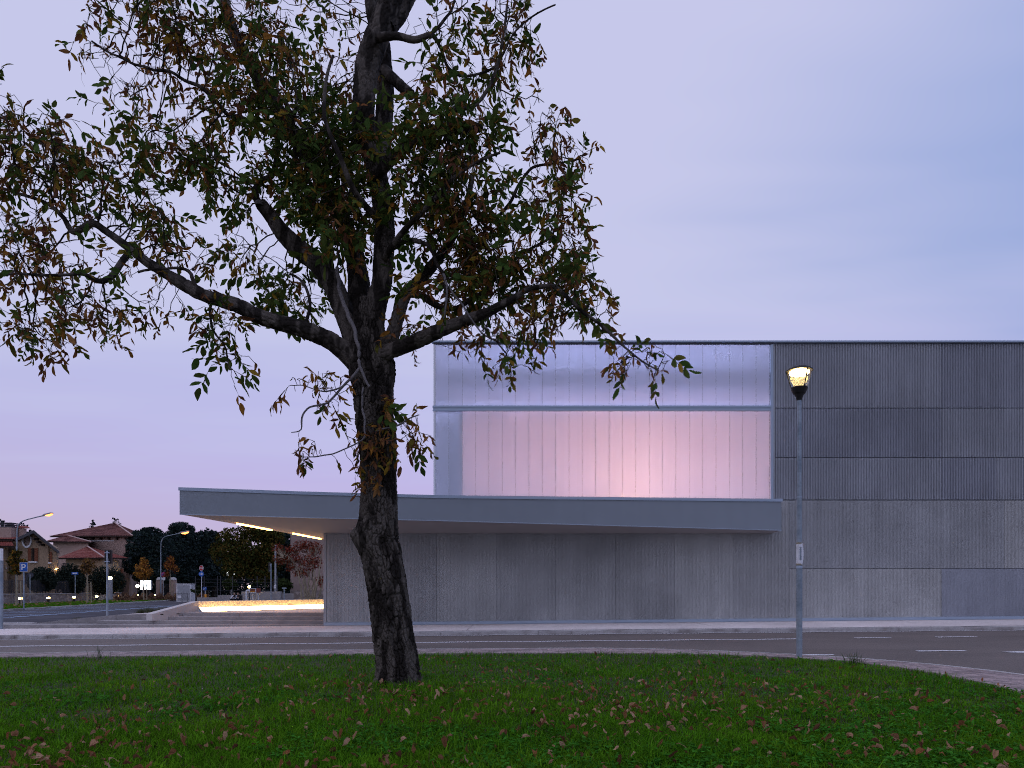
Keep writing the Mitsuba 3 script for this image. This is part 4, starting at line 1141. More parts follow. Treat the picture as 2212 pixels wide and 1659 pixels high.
b = thing('pillar_light', 'tall grey pillar light with a lit head behind the dark screen post', 'lamp')
put('pillar', box(X - .22, X + .22, Y - .22, Y + .22, -.1, 2.75, .02), 'grey_paint', b)
put('lit_head', lathe([(.20, 2.78), (.26, 2.84), (.26, 3.05), (.18, 3.1)], (X, Y, 0), 14), 'lamp_body', b, emitter=lamp(16, 10.5, 3.6, .4))
put('cap', lathe([(0, 3.2), (.24, 3.16), (.28, 3.1), (0, 3.102)], (X, Y, 0), 14), 'grey_paint', b)
for lab, px, py, Y, r in (('small round lit globe lamp left of the white lit box sign', 343.5 * 1 - 2, 1266, 104, .26), ('small round lit globe lamp beside the framed display box', 548 - .5, 1267.5, 63, .13)):
    px = 297 if 'sign' in lab else px - 9
    c = at(px, py, Y)
    b = thing('globe_lamp', lab, 'lamp')
    put('globe', trimesh.creation.icosphere(2, r), 'lamp_body', b, emitter=lamp(16, 11, 3.6, .4)) if False else put('globe', lathe([(r * math.sin(t), c[2] - r * math.cos(t)) for t in np.linspace(.15, 3.1, 9)], (c[0], c[1], 0), 12), 'lamp_body', b, emitter=lamp(16, 11, 3.6, .4))
    put('post', lathe([(.05, -.1), (.05, c[2] - r * .97)], (c[0], c[1], 0), 8), 'black_plastic', b)


# road lamps with a curved arm
def road_lamp(px0, base_py, Y, pts, label):
    b = thing('road_lamp', label, 'street lamp', 'sodium road lamps on curved arms')
    P = [at(x, y, Y) for x, y in pts]
    foot = at(px0, base_py, Y); foot[2] = -.2
    put('pole', tube(np.vstack([[foot], P[:1]]), [.10, .075], 10), 'steel', b, smooth=40)
    pp, rr = resample(np.array(P), np.full(len(P), .055), .25)
    put('arm', tube(pp, rr, 8), 'steel', b, smooth=40)
    e = P[-1]; d = unit(P[-1] - P[-2]); L = .95 * Y / 72
    s = np.array([d[1], -d[0], 0]); s = unit(s)
    u = np.cross(s, d); u *= np.sign(u[2])
    ring = lambda t, w, h0, h1: [e + d * L * t + s * w * a + u * h for a in (-1, 1) for h in (h0, h1)]
    k_ = L / .95
    put('lamp_housing', hullof(ring(-.1, .05 * k_, -.05, .06) + ring(.25, .15 * k_, -.02, .13 * k_) + ring(1, .15 * k_, -.0, .12 * k_) + ring(1.15, .06 * k_, .0, .06)), 'grey_paint', b)
    put('lamp_glass', hullof(ring(.28, .11 * k_, -.022, -.10 * k_) + ring(.6, .14 * k_, -.022, -.19 * k_) + ring(1.05, .11 * k_, -.022, -.11 * k_)), 'lamp_body', b, emitter=lamp(3.4, 1.0, .16, .5))


road_lamp(36, 1304, 69, [(36.2, 1180), (36.6, 1150), (38, 1139), (43, 1130), (52, 1124.5), (66, 1120.5), (93, 1114)], 'tall road lamp with a lit orange head above the left house')
road_lamp(347, 1287, 100, [(347.2, 1200), (347.5, 1180), (348.5, 1170), (352, 1163), (359, 1158.5), (370, 1156), (387, 1152.5)], 'tall road lamp with a lit orange head in front of the dark trees')


# signs
def post(parent, px, Y, ztop, r=.035, z0=-.2, m='steel'):
    X = (px - 1106) / F * Y
    put('post', lathe([(r, z0), (r, ztop), (0, ztop)], (X, Y, 0), 10), m, parent, smooth=40)
    return X


b = thing('parking_sign', 'blue square parking sign with a white letter P on a grey post', 'sign')
X = post(b, 51.5, 49.6, 3.05, .05)
put('plate', rbox((X + .05, 49.52, 3.14), (.56, .03, .68)), 'sign_blue', b)
P_ = meshkit.text_mesh('P', .42, .006, True); P_.apply_translation([-P_.bounds.mean(0)[0], 0, 0])
put('letter', upright(P_, (X + .05, 49.504, 2.93)), 'sign_white', b)
put('border', cat([rbox((X + .05 + dx, 49.503, 3.14 + dz), (w, .004, h)) for dx, dz, w, h in ((0, .325, .54, .02), (0, -.325, .54, .02), (.26, 0, .02, .63), (-.26, 0, .02, .63))]), 'sign_white', b)
put('foot_plate', rbox((X, 49.6, .13), (.3, .3, .03)), 'steel', b)
b = thing('one_way_sign', 'blue one-way plate with a white arrow on a thin post before the stone wall', 'sign')
X = post(b, 162.5, 78, 3.45, .04)
put('plate', rbox((X, 77.94, 3.33), (.72, .03, .28)), 'sign_blue', b)
put('arrow', upright(prism(unary_union([Polygon([(-.27, -.045), (.16, -.045), (.16, .045), (-.27, .045)]), Polygon([(.13, -.10), (.29, 0), (.13, .10)])]), 0, .006), (X, 77.92, 3.33)), 'sign_white', b)
b = thing('round_sign', 'round road sign seen from its dark back on a thin grey post', 'sign')
X = post(b, 65, 73, 3.1, .04)
put('plate', upright(disc(.28, .03), (X, 73.06, 3.02), .9), 'dark_metal', b)
b = thing('stop_sign', 'red octagonal STOP sign with a white band above a round arrow sign', 'sign')
YS = 72.0
X = post(b, 435.6, YS, 3.95, .04, m='white_paint')
g8 = np.arange(8) * math.pi / 4 + math.pi / 8
o8 = lambda r: Polygon(np.stack([r * .78 * np.cos(g8), r * np.sin(g8)], 1))
put('plate', upright(prism(o8(.30), 0, .03), (X, YS - .06, 3.73)), 'sign_white', b)
put('red_field', upright(prism(o8(.275), 0, .004), (X, YS - .092, 3.73)), 'sign_red', b)
P_ = meshkit.text_mesh('STOP', .17, .004, True); P_.apply_translation([-P_.bounds.mean(0)[0], -.085, 0]); P_.apply_scale([.72, 1, 1])
put('lettering', upright(P_, (X, YS - .098, 3.73)), 'sign_white', b)
b2 = thing('arrow_sign', 'round blue sign with a white arrow pointing right below the red octagonal sign', 'sign')
put('plate', upright(disc(.27, .03), (X, YS - .08, 3.12)), 'sign_blue', b2)
put('arrow', upright(prism(unary_union([Polygon([(-.16, -.035), (.05, -.035), (.05, .035), (-.16, .035)]), Polygon([(.0, -.11), (.05, -.13), (.18, 0), (.05, .13), (0, .11), (.07, 0)])]), 0, .006), (X, YS - .115, 3.12)), 'sign_white', b2)
b = thing('no_stopping_sign', 'round blue and red no-stopping sign with a small plate below by the second road lamp', 'sign')
YN = 98.0
X = post(b, 353.5, YN, 3.55, .04)
put('plate', upright(disc(.33, .03), (X, YN - .06, 3.62)), 'sign_red', b)
put('blue_field', upright(disc(.255, .006), (X, YN - .092, 3.62)), 'sign_blue', b)
put('cross', upright(prism(unary_union([LineString([(-.2, -.2), (.2, .2)]).buffer(.035, cap_style=2), LineString([(-.2, .2), (.2, -.2)]).buffer(.035, cap_style=2)]), 0, .006), (X, YN - .1, 3.62)), 'sign_red', b)
put('small_plate', rbox((X + .1, YN - .07, 3.0), (.3, .02, .42)), 'sign_white', b)
b = thing('keep_left_bollard', 'yellow traffic bollard topped by a small blue arrow sign', 'traffic bollard')
YB = 74.0
X = (443.7 - 1106) / F * YB
put('base', box(X - .13, X + .13, YB - .1, YB + .1, -.05, 1.42 - .45, .02), 'amber_plastic', b)
put('sign_plate', upright(disc(.21, .03), (X - .02, YB - .11, 1.58)), 'sign_blue', b)
put('arrow', upright(prism(unary_union([LineString([(.10, .10), (-.06, -.06)]).buffer(.028, cap_style=2), Polygon([(-.13, -.13), (.02, -.11), (-.11, .02)])]), 0, .006), (X - .02, YB - .145, 1.58)), 'sign_white', b)
put('post', box(X - .04, X + .04, YB - .04, YB + .06, .97, 1.72), 'grey_paint', b)
# lit white box sign
YW = 97.0
b = thing('lit_box_sign', 'large white lit box sign on two posts in front of the dark trees', 'sign')
c0, c1 = at(303.5, 1273.6, YW), at(326, 1254.6, YW)
put('case', box(c0[0] - .05, c1[0] + .05, YW, YW + .25, c0[2] - .05, c1[2] + .05, .02), 'grey_paint', b)
put('lit_face', box(c0[0], c1[0], YW - .04, YW - .004, c0[2], c1[2]), 'lamp_body', b, emitter=lamp(6.5, 7.2, 7.6, .6))
for x in (c0[0] + .2, c1[0] - .2):
    put('post', box(x - .04, x + .04, YW + .05, YW + .13, -.1, c0[2] - .051), 'dark_metal', b)
# lit shop sign between the leaves
b = thing('lit_shop_sign', 'lit white sign board with a red swoosh half hidden by tree leaves', 'sign')
YQ = 96.0
c0, c1 = at(489, 1243.5, YQ), at(509, 1234.5, YQ)
put('case', box(c0[0] - .04, c1[0] + .04, YQ, YQ + .2, c0[2] - .04, c1[2] + .04), 'grey_paint', b)
put('lit_face', box(c0[0], c1[0], YQ - .04, YQ - .004, c0[2], c1[2]), 'lamp_body', b, emitter=lamp(3.0, 3.1, 3.3, .4))
tt = np.linspace(2.6, -1.2, 14)
put('red_mark', upright(prism(LineString(np.stack([.16 * np.cos(tt) + .02, .17 * np.sin(tt)], 1)).buffer(.05), 0, .01), ((c0[0] + c1[0]) / 2 - .08, YQ - .055, (c0[2] + c1[2]) / 2)), 'sign_red', b)
put('post', box((c0[0] + c1[0]) / 2 - .06, (c0[0] + c1[0]) / 2 + .06, YQ + .05, YQ + .15, -.1, c0[2] - .041), 'grey_paint', b)

# slim plaza lamp columns and dark screens
for lab, px, Y, ztop, z0, screen in (('slim steel lamp column at the left picture edge with a pale lens at its top', 3.0, 26.3, None, -.1, 0), ('slim steel post carrying a tall dark floodlight seen from behind at the terrace edge', 231.5, 28.4, None, .3, 1), ('slim steel post with a narrow dark floodlight behind the seat wall', 585.5, 52.0, None, .2, 2)):
    b = thing('lamp_column', lab, 'lamp column')
    top = at(px, {0: 1185, 1: 1190, 2: 1217.5}[screen], Y)
    r = {0: .06, 1: .042, 2: .042}[screen]
    split = at(px, 1211, Y)[2] if screen == 0 else top[2] - .3
    put('post', lathe([(r, z0), (r, split), (0, split)], (top[0], Y, 0), 14), 'steel', b, smooth=40)
    if screen == 0:
        put('lens', lathe([(r * .95, split + .003), (r * .95, top[2]), (0, top[2])], (top[0], Y, 0), 14), 'paper', b, smooth=40)
    else:
        put('upper_post', lathe([(r * .7, split + .002), (r * .7, top[2]), (0, top[2])], (top[0], Y, 0), 12), 'zinc', b, smooth=40)
    if screen == 1:
        put('floodlight', box(top[0] - .155, top[0] + .115, Y + .07, Y + .20, at(px, 1217.5, Y)[2], at(px, 1188, Y)[2] + .0, .01), 'black_plastic', b)
        put('bracket', cat([rbox((top[0], Y + .0, top[2] - h), (.16, .13, .03)) for h in (.08, .45)]), 'zinc', b)
    if screen == 2:
        put('floodlight', box(top[0] - .20, top[0] - .10, Y - .05, Y + .20, at(px, 1236, Y)[2], at(px, 1215, Y)[2], .01), 'black_plastic', b)
        put('bracket', cat([rbox((top[0] - .06, Y, top[2] - h), (.12, .06, .03)) for h in (.1, .5)]), 'zinc', b)

# electrical cabinet with a rail
YE = 82.0
b = thing('electrical_cabinet', 'pale grey metal cabinet with double doors beside the low dry shrubs', 'cabinet')
c0, c1 = at(381, 1289, YE), at(412, 1261, YE)
zb_ = 0.0
put('body', box(c0[0], c1[0], YE, YE + 1.2, zb_, c1[2] - .06, .02), 'white_paint', b)
put('lid', box(c0[0] - .06, c1[0] + .06, YE - .06, YE + 1.26, c1[2] - .058, c1[2], .02), 'white_paint', b)
mx = (c0[0] + c1[0]) / 2
for x0_, x1_ in ((c0[0] + .12, mx - .01), (mx + .01, c1[0] - .12)):
    put('door', box(x0_, x1_, YE - .03, YE - .003, zb_ + .15, c1[2] - .16), 'grey_paint', b)
b = thing('rail', 'thin dark metal rail with a small sign in front of the pale cabinet', 'rail')
for x in (c0[0] + .1, mx + .2, c1[0] - .05):
    put('post', tube([(x, YE - .8, -.1), (x, YE - .8, 1.0)], .025, 6), 'dark_metal', b)
put('bar', tube([(c0[0] + .05, YE - .8, 1.01), (c1[0], YE - .8, 1.01)], .025, 6), 'dark_metal', b)
put('sign', rbox((mx - .1, YE - .83, .62), (.42, .02, .32)), 'sign_white', b)
# white bent post with a framed display box
YD = 60.0
b = thing('display_box', 'brown display box in a white frame on a bent white pipe post', 'display box')
p0, p1, p2 = at(532, 1291, YD), at(532, 1278, YD), at(538, 1276, YD)
pp, rr = resample(np.array([(p0[0], YD, -.1), p1 - [0, 0, .05], (p1 + p2) / 2 + [-.05, 0, .06], p2 + [.1, 0, .03]]), np.full(4, .07), .08)
put('pipe', tube(pp, rr, 10), 'white_paint', b, smooth=40)
c0, c1 = at(537.5 - 55, 1280, YD), at(554.5 - 55, 1271, YD)
dx = at(477 - 532, 1280, YD)[0] - at(0, 1280, YD)[0]
sh = at(0, 0, YD)[0] - at(0, 0, YD)[0]
c0, c1 = at(538, 1280, YD), at(553.5, 1271, YD)
put('case', box(c0[0], c1[0] + .22, YD + .02, YD + .5, c0[2], c1[2], .01), 'red_brown', b)
put('back_panel', box(c0[0] + .05, c1[0] - .05, YD - .01, YD + .015, c0[2] + .05, c1[2] - .05), 'shutter_wood', b)
fr = .045
put('frame', cat(box(c0[0], c1[0], YD - .05, YD - .013, c0[2], c0[2] + fr), box(c0[0], c1[0], YD - .05, YD - .013, c1[2] - fr, c1[2]), box(c0[0], c0[0] + fr, YD - .05, YD - .013, c0[2] + fr + .001, c1[2] - fr - .001), box(c1[0] - fr, c1[0], YD - .05, YD - .013, c0[2] + fr + .001, c1[2] - fr - .001)), 'white_paint', b)
put('shelf_content', box(c0[0] + .1, c1[0] - .15, YD - .035, YD - .012, c0[2] + .08, c0[2] + .12), 'amber_plastic', b)
for px in (543, 555):
    a = at(px, 1280, YD)
    put('leg', tube([(a[0], YD + .2, c0[2]), (a[0] + .12, YD + .2, -.1)], .03, 6), 'white_paint', b)


# ---------------------------------------------------------------- houses
def roof_plane(quad, ribs=.30, lift=.05, thick=.16):
    """Roman tiles on a sloping quad a-b (eave) c-d (ridge): a corrugated sheet, and its underside."""
    a, b, c, d = [np.array(p, float) for p in quad]
    n = unit(np.cross(b - a, d - a)); n = n * np.sign(n[2])
    L = np.linalg.norm(b - a)
    k = max(4, int(L / ribs) * 4)
    m_ = max(2, int(np.linalg.norm(d - a) / .42))
    u = np.linspace(0, 1, k + 1)
    w = lift * np.abs(np.sin(u * math.pi * k / 4))
    rows = []
    for j in range(m_):
        for t, h in ((j / m_, .045), ((j + 1) / m_, .0)):
            p = (a + (d - a) * t)[None] * (1 - u[:, None]) + (b + (c - b) * t)[None] * u[:, None]
            rows.append(p + n * (w + h)[:, None])
    v = np.vstack(rows)
    i, jj = np.meshgrid(np.arange(len(rows) - 1), np.arange(k), indexing='ij')
    q = np.stack([i * (k + 1) + jj, i * (k + 1) + jj + 1, (i + 1) * (k + 1) + jj + 1, (i + 1) * (k + 1) + jj], -1).reshape(-1, 4)
    top = (v, np.vstack([q[:, [0, 1, 2]], q[:, [0, 2, 3]]]))
    under = hullof([p + n * h for p in (a, b, c, d) for h in (-thick, -.02)])
    return top, under


def ridge_row(p, q, m_, parent, r=.11):
    P, _ = resample(np.array([p, q], float), np.array([r, r]), .45)
    put('ridge_tiles', cat([tube([a_, b_ + (a_ - b_) * .02 + [0, 0, .03]], [r, r * .85], 7) for a_, b_ in zip(P[:-1], P[1:])]), m_, parent)


# left house: a gable end towards the road
YH = 86.0
H1 = thing('gabled_house', 'tan two storey house with brown shutters and a tiled gable roof at the far left', 'house')
hp = lambda px, py, dy=0.0: at(px, py, YH + dy)
ap, le, re_ = hp(72, 1148), hp(33, 1166.5), hp(127, 1193)
dp = np.array([-.80, 1.0, 0]) * 11; fr_ = np.array([.8, -1.1, 0])
wl, wr = hp(34, 1200)[0], hp(122, 1200)[0]
gable = Polygon([(wl, -.3), (wr, -.3), (wr, re_[2] + .55), (ap[0], ap[2] - .35), (wl, le[2] - .25)])
hole = []
wins = [(61, 82.5, 1184.5, 1212), (98, 113, 1192, 1214)]
for x0_, x1_, y0_, y1_ in wins:
    w0, w1 = hp(x0_ + (x1_ - x0_) * .32, y1_), hp(x1_ - (x1_ - x0_) * .32, y0_)
    hole.append(Polygon([(w0[0], w0[2]), (w1[0], w0[2]), (w1[0], w1[2]), (w0[0], w1[2])]))
w0, w1 = hp(52, 1262), hp(63, 1237)
hole.append(Polygon([(w0[0], w0[2]), (w1[0], w0[2]), (w1[0], w1[2]), (w0[0], w1[2])]))
oc = hp(59, 1168)
oval = lambda s: Polygon(np.stack([oc[0] + s * .62 * np.cos(np.linspace(0, 6.28, 24)[:-1]), oc[2] + s * .92 * np.sin(np.linspace(0, 6.28, 24)[:-1])], 1))
wall = gable
for h in hole + [oval(.72)]:
    wall = wall.difference(h)
put('gable_wall', upright(prism(wall, 0, .4), (0, YH + .4, 0)), 'stucco_tan', H1)
put('side_wall', hullof([(wr + e + q * dp[0], YH + .41 + q * dp[1], z) for e in (-.3, 0) for q in (0, .95) for z in (-.3, re_[2] + .3)]), 'stucco_tan', H1)
xk = hp(88, 1200)[0]
put('chimney_breast', upright(prism(Polygon([(xk, -.3), (xk + 1.1, -.3), (xk + 1.1, hp(0, 1172)[2]), (xk, hp(0, 1166)[2])]), 0, .22), (0, YH - .003, 0)), 'stucco_tan', H1)
put('oval_window', upright(prism(oval(1).difference(oval(.74)), 0, .12), (0, YH - .03, 0)), 'white_paint', H1)
put('oval_pane', upright(prism(oval(.73), 0, .05), (0, YH + .2, 0)), 'stucco_old', H1)
for i, (x0_, x1_, y0_, y1_) in enumerate(wins):
    wd = x1_ - x0_
    a, b_ = hp(x0_ + wd * .32, y1_), hp(x1_ - wd * .32, y0_)
    wk = put('window', box(a[0] + .03, b_[0] - .03, YH + .2, YH + .28, a[2], b_[2]), 'window_glass', H1)
    put('frame', cat([box(x_ - .05, x_ + .05, YH + .14, YH + .198, a[2], b_[2]) for x_ in (a[0] + .06, (a[0] + b_[0]) / 2, b_[0] - .06)]), 'dark_wood', wk)
    for u0, u1 in ((0, .32), (.68, 1)):
        p, q = hp(x0_ + wd * u0, y1_ + .8), hp(x0_ + wd * u1, y0_ - .4)
        put('shutter', cat(box(p[0], q[0], YH - .09, YH - .03, p[2], q[2]), [box(p[0] + .08, q[0] - .08, YH - .12, YH - .088, z, z + .06) for z in np.arange(p[2] + .1, q[2] - .15, .17)]), 'shutter_wood', H1)
    put('sill', box(hp(x0_ + 3, 0)[0], hp(x1_ - 1, 0)[0], YH - .22, YH - .003, a[2] - .22, a[2] - .03), 'white_paint', H1)
put('cellar_door', box(w0[0] + .05, w1[0] - .05, YH + .2, YH + .28, w0[2], w1[2]), 'dark_metal', H1)
for quad in ([le + fr_, le + dp, ap + dp, ap + fr_], [re_ + fr_, re_ + dp, ap + dp, ap + fr_]):
    t, u = roof_plane(quad)
    put('roof_tiles', t, 'roof_tile', H1)
    put('roof_boards', u, 'dark_wood', H1)
for e0, e1 in ((le, ap), (re_, ap)):
    put('verge_board', hullof([p + fr_ + [0, o, h] for p in (e0, e1) for o in (-.06, .02) for h in (-.30, .08)]), 'dark_metal', H1)
for u in (.35, .62, .85):
    p = ap + (re_ - ap) * u * .55
    put('purlin', box(p[0] - .12, p[0] + .12, YH - 1.0, YH - .004, p[2] - .62, p[2] - .36), 'dark_wood', H1)
# the wing running left, its roof slope facing us
ZR = hp(0, 1146.5)[2]
t, u = roof_plane([hp(-40, 1166, .5) + [0, -.6, 0], hp(34, 1166, .5) + [0, -.6, 0], np.array([hp(72, 0)[0] - 5, YH + 6, ZR]), np.array([hp(-40, 0)[0], YH + 6, ZR])])
put('roof_tiles', t, 'roof_tile', H1)
put('roof_boards', u, 'dark_wood', H1)
put('wing_wall', box(hp(-45, 0)[0], wl - .003, YH + .55, YH + .9, -.3, hp(0, 1168)[2]), 'stucco_tan', H1)
p = hp(19, 1162, 2.2); q = hp(19, 1140, 2.2)
ck = put('chimney', box(p[0] - .75, p[0] + .75, YH + 1.6, YH + 3, p[2] - .8, q[2]), 'stucco_pink', H1)
put('chimney_slats', cat([box(p[0] - .72, p[0] + .72, YH + 1.63, YH + 2.97, q[2] + .03 + .24 * i, q[2] + .15 + .24 * i) for i in range(3)]), 'dark_metal', ck)
p = hp(49, 1146, 3.0)
ck = put('chimney', box(p[0] - .3, p[0] + .3, YH + 2.7, YH + 3.3, p[2] - .9, p[2] + .25), 'stucco_pink', H1)
put('cap', hullof([(p[0] - .7, YH + 2.5, p[2] + .33), (p[0] + .7, YH + 2.5, p[2] + .33), (p[0] - .7, YH + 3.5, p[2] + .33), (p[0] + .7, YH + 3.5, p[2] + .33), (p[0] - .4, YH + 2.7, p[2] + .6), (p[0] + .4, YH + 3.3, p[2] + .6)]), 'roof_tile', ck)
# porch in front of the wing
t, u = roof_plane([hp(-40, 1180, -2.2), hp(31, 1180, -2.2), hp(26, 1170.5, .4), hp(-40, 1170.5, .4)])
put('porch_roof_tiles', t, 'roof_tile', H1)
put('porch_boards', u, 'dark_wood', H1)
put('porch_pier', box(hp(22.5, 0)[0], hp(27, 0)[0], YH - 1.8, YH - 1.2, -.3, hp(0, 1182, -2)[2]), 'stucco_tan', H1)
put('porch_wall', box(hp(-40, 0)[0], hp(22, 0)[0], YH - .6, YH - .3, -.3, hp(0, 1183)[2]), 'stucco_tan', H1)
px0, px1 = hp(2, 0)[0], hp(16, 0)[0]
arch = Polygon([(px0, hp(0, 1226)[2]), (px1, hp(0, 1226)[2]), (px1, hp(0, 1205)[2])] + [((px0 + px1) / 2 + (px1 - px0) / 2 * math.cos(t_), hp(0, 1205)[2] + .55 * math.sin(t_)) for t_ in np.linspace(.1, 3.04, 9)] + [(px0, hp(0, 1205)[2])])
wk = put('arched_window', upright(prism(arch, 0, .06), (0, YH - .61, 0)), 'shutter_wood', H1)
put('arch_trim', upright(prism(arch.buffer(.22).difference(arch).difference(Polygon([(px0 - 1, -1), (px1 + 1, -1), (px1 + 1, hp(0, 1205)[2] - .1), (px0 - 1, hp(0, 1205)[2] - .1)])), 0, .09), (0, YH - .61, 0)), 'white_paint', wk)
put('sill', box(px0 - .3, px1 + .4, YH - .85, YH - .61, hp(0, 1229)[2], hp(0, 1227)[2]), 'white_paint', H1)
put('ground_window', box(hp(2, 0)[0], hp(9, 0)[0], YH - .68, YH - .61, hp(0, 1257)[2], hp(0, 1242)[2]), 'grey_paint', H1)
put('lintel', box(hp(0, 0)[0], hp(13, 0)[0], YH - .8, YH - .61, hp(0, 1241)[2], hp(0, 1237.5)[2]), 'white_paint', H1)
put('sill', box(hp(0, 0)[0], hp(13, 0)[0], YH - .85, YH - .61, hp(0, 1260)[2], hp(0, 1258.3)[2]), 'white_paint', H1)
# the balcony block at the right corner
put('terrace_block', box(wr + .003, hp(140, 0)[0], YH + 1.0, YH + 4, -.3, hp(0, 1232, 1)[2]), 'stucco_tan', H1)
put('railing', cat([tube([(x_, YH + 1.1, hp(0, 1232, 1)[2]), (x_, YH + 1.1, hp(0, 1217, 1)[2])], .03, 5) for x_ in np.linspace(wr + .1, hp(136, 0)[0], 9)] + [tube([(wr + .05, YH + 1.1, hp(0, 1217, 1)[2]), (hp(136, 0)[0], YH + 1.1, hp(0, 1217, 1)[2])], .05, 6)]), 'dark_metal', H1)
put('entrance_light', hullof([hp(121.5, 1230.5) + [0, -.3, 0], hp(128, 1228.5) + [0, -.3, 0], hp(127, 1231.5) + [0, -.3, 0], hp(122, 1231.5) + [0, .1, 0], hp(126, 1228) + [0, .1, 0], hp(122, 1229) + [0, -.2, 0]]), 'lamp_body', H1, emitter=lamp(14, 9, 2.8, .4))

# the villa behind, with three hipped roofs
H2 = thing('villa', 'large beige villa with three stepped red tiled hipped roofs behind the shrubs', 'house')


def hip(nm, apex, corners, over=.9, ztop=None, zbot=-.3, mt='stucco_pink', mroof='tile_old', hips=()):
    A_ = np.array(apex)
    C = [np.array(c) for c in corners]
    for i in range(len(C)):
        a, b_ = C[i], C[(i + 1) % len(C)]
        t, u = roof_plane([a, b_, A_, A_], ribs=.36)
        put('roof_tiles', t, mroof, H2)
        put('roof_boards', u, 'dark_wood', H2)
    for i in hips:
        ridge_row(C[i] + [0, 0, .08], A_ + [0, 0, .08], 'tile_pale', H2)
    ctr = sum(C) / len(C)
    base = [c + (ctr - c) * min(.3, over * 1.4 / np.linalg.norm(ctr[:2] - c[:2])) for c in C]
    put('wall', hullof([(c[0], c[1], z) for c in base for z in (zbot, C[0][2] - .1)]), mt, H2)


hip('top', at(248, 1130, 124), [at(107, 1158.5, 116), at(286, 1157.5, 110), at(317, 1159, 132) , at(150, 1159, 140)], over=1.3, hips=(1,))
hip('mid', at(144, 1157, 116), [at(98, 1169.5, 111), at(196, 1171, 107), at(206, 1171, 118), at(112, 1170, 122)], hips=(1,))
hip('low', at(189.6, 1181.5, 107), [at(123, 1206, 101), at(225, 1205, 96), at(278, 1206, 107), at(150, 1206, 116)], mroof='roof_tile', mt='stucco_cream', hips=(1,))
for u in np.linspace(.08, .92, 9):
    a = at(112, 1160, 116.6) * (1 - u) + at(284, 1160, 110.8) * u
    put('eave_bracket', rbox(a + [0, .5, -.25], (.22, .9, .34)), 'dark_wood', H2)
a, b_ = at(124, 1168.5, 117.3), at(277.5, 1168.2, 111.9)
put('string_course', hullof([p + [0, o, h] for p in (a, b_) for o in (-.25, .4) for h in (-.09, .09)]), 'white_paint', H2)
d0, d1 = at(213.5, 1207, 97.2), at(216.5, 1213, 97.6)
put('downpipe', tube([d0, d1, d1 + [0, 0, -4.5]], .09, 8), 'dark_metal', H2)
put('door', box(at(266.5, 0, 101)[0], at(271.5, 0, 101)[0], 100.2, 100.4, 1.55 + .6, 1.55 + 2.9), 'shutter_wood', H2)

# plain old building at the right
H3 = thing('old_building', 'plain pinkish beige plastered building side behind the red shrub', 'building')
YO = 74.0
put('wall', box(at(627.5, 0, YO)[0], at(860, 0, YO)[0], YO, YO + 14, -.3, 9.5), 'stucco_old', H3)
put('base_course', box(at(627.5, 0, YO)[0] - .03, at(860, 0, YO)[0], YO - .06, YO - .003, -.3, at(0, 1275.5, YO)[2]), 'rubble_stone', H3)
put('repair_patch', box(at(668, 0, YO)[0], at(860, 0, YO)[0], YO - .012, YO - .002, at(0, 1275, YO)[2], at(0, 1246, YO)[2]), 'stucco_pink', H3)
put('cable', tube([at(672, 1246, YO) + [0, -.05, 0], at(673, 1252.5, YO) + [0, -.05, 0], at(690, 1252.7, YO) + [0, -.05, 0], at(705, 1255, YO) + [0, -.05, 0], at(730, 1256, YO) + [0, -.05, 0]], .035, 5), 'dark_metal', H3)

# ---------------------------------------------------------------- walls, fence, gate piers
SW = thing('stone_wall', 'low rough stone wall with coping along the lane below the dark fence', 'wall')
w0, w1 = np.array([-62.0, 60.0]), np.array([-58.6, 101.5])
w0, w1 = np.array([at(-30, 0, 67)[0], 67.0]), np.array([at(262, 0, 101)[0], 101.0])
wd = unit(w1 - w0); wn = np.array([wd[1], -wd[0]])
WL = np.linalg.norm(w1 - w0)


def ws(s, o, z):
    q = w0 + wd * s + wn * o
    return (q[0], q[1], z)


m_ = 7
for i in range(m_):
    a, b_ = WL * i / m_, WL * (i + 1) / m_
    put('wall_section', hullof([ws(s, o, z) for s in (a + .02, b_ - .02) for o in (0, -.4) for z in (-.3, .93)]), 'rubble_stone', SW)
    put('coping', hullof([ws(s, o, z) for s in (a + .03, b_ - .03) for o in (.06, -.46) for z in (.933, 1.03)]), 'concrete_step', SW)
FE = thing('iron_fence', 'tall dark iron fence standing on the stone wall in front of the shrubs', 'fence')
for i, s in enumerate(np.arange(.3, WL, 2.4)):
    put('fence_post', hullof([ws(s + e, -.2 + o, z) for e in (-.04, .04) for o in (-.04, .04) for z in (1.02, 2.55)]), 'fence_iron', FE)
    bars = [hullof([ws(s + e, -.2 + o, z) for e in (0, 2.3) for o in (-.015, .015) for z in (zz - .02, zz + .02)]) for zz in (1.18, 2.36)]
    for t_ in np.arange(.14, 2.3, .115):
        bars.append(tube([ws(s + t_, -.2, 1.1), ws(s + t_, -.2, 2.5)], .016, 4))
    put('fence_panel', cat(bars), 'fence_iron', FE)
for lab, px in (('pink plastered gate pier with a rounded cap left of the young orange tree', 345.5), ('pink plastered gate pier with a rounded cap right of the young orange tree', 374)):
    b = thing('gate_pier', lab, 'gate pier', )
    Yp = 104.0
    X = (px - 1106) / F * Yp
    put('pier', box(X - .40, X + .40, Yp - .4, Yp + .4, -.2, 2.85), 'stucco_pink', b)
    put('cap', lathe([(0, 3.32), (.3, 3.28), (.46, 3.1), (.5, 2.9), (.46, 2.853), (0, 2.853)], (X, Yp, 0), 16), 'concrete_pale', b, smooth=40)
b = thing('gate', 'dark iron gate between the two pink gate piers', 'gate')
X0_, X1_ = (349 - 1106) / F * 104, (370.5 - 1106) / F * 104
put('rail', box(X0_, X1_, 103.97, 104.03, .1, .2), 'fence_iron', b)
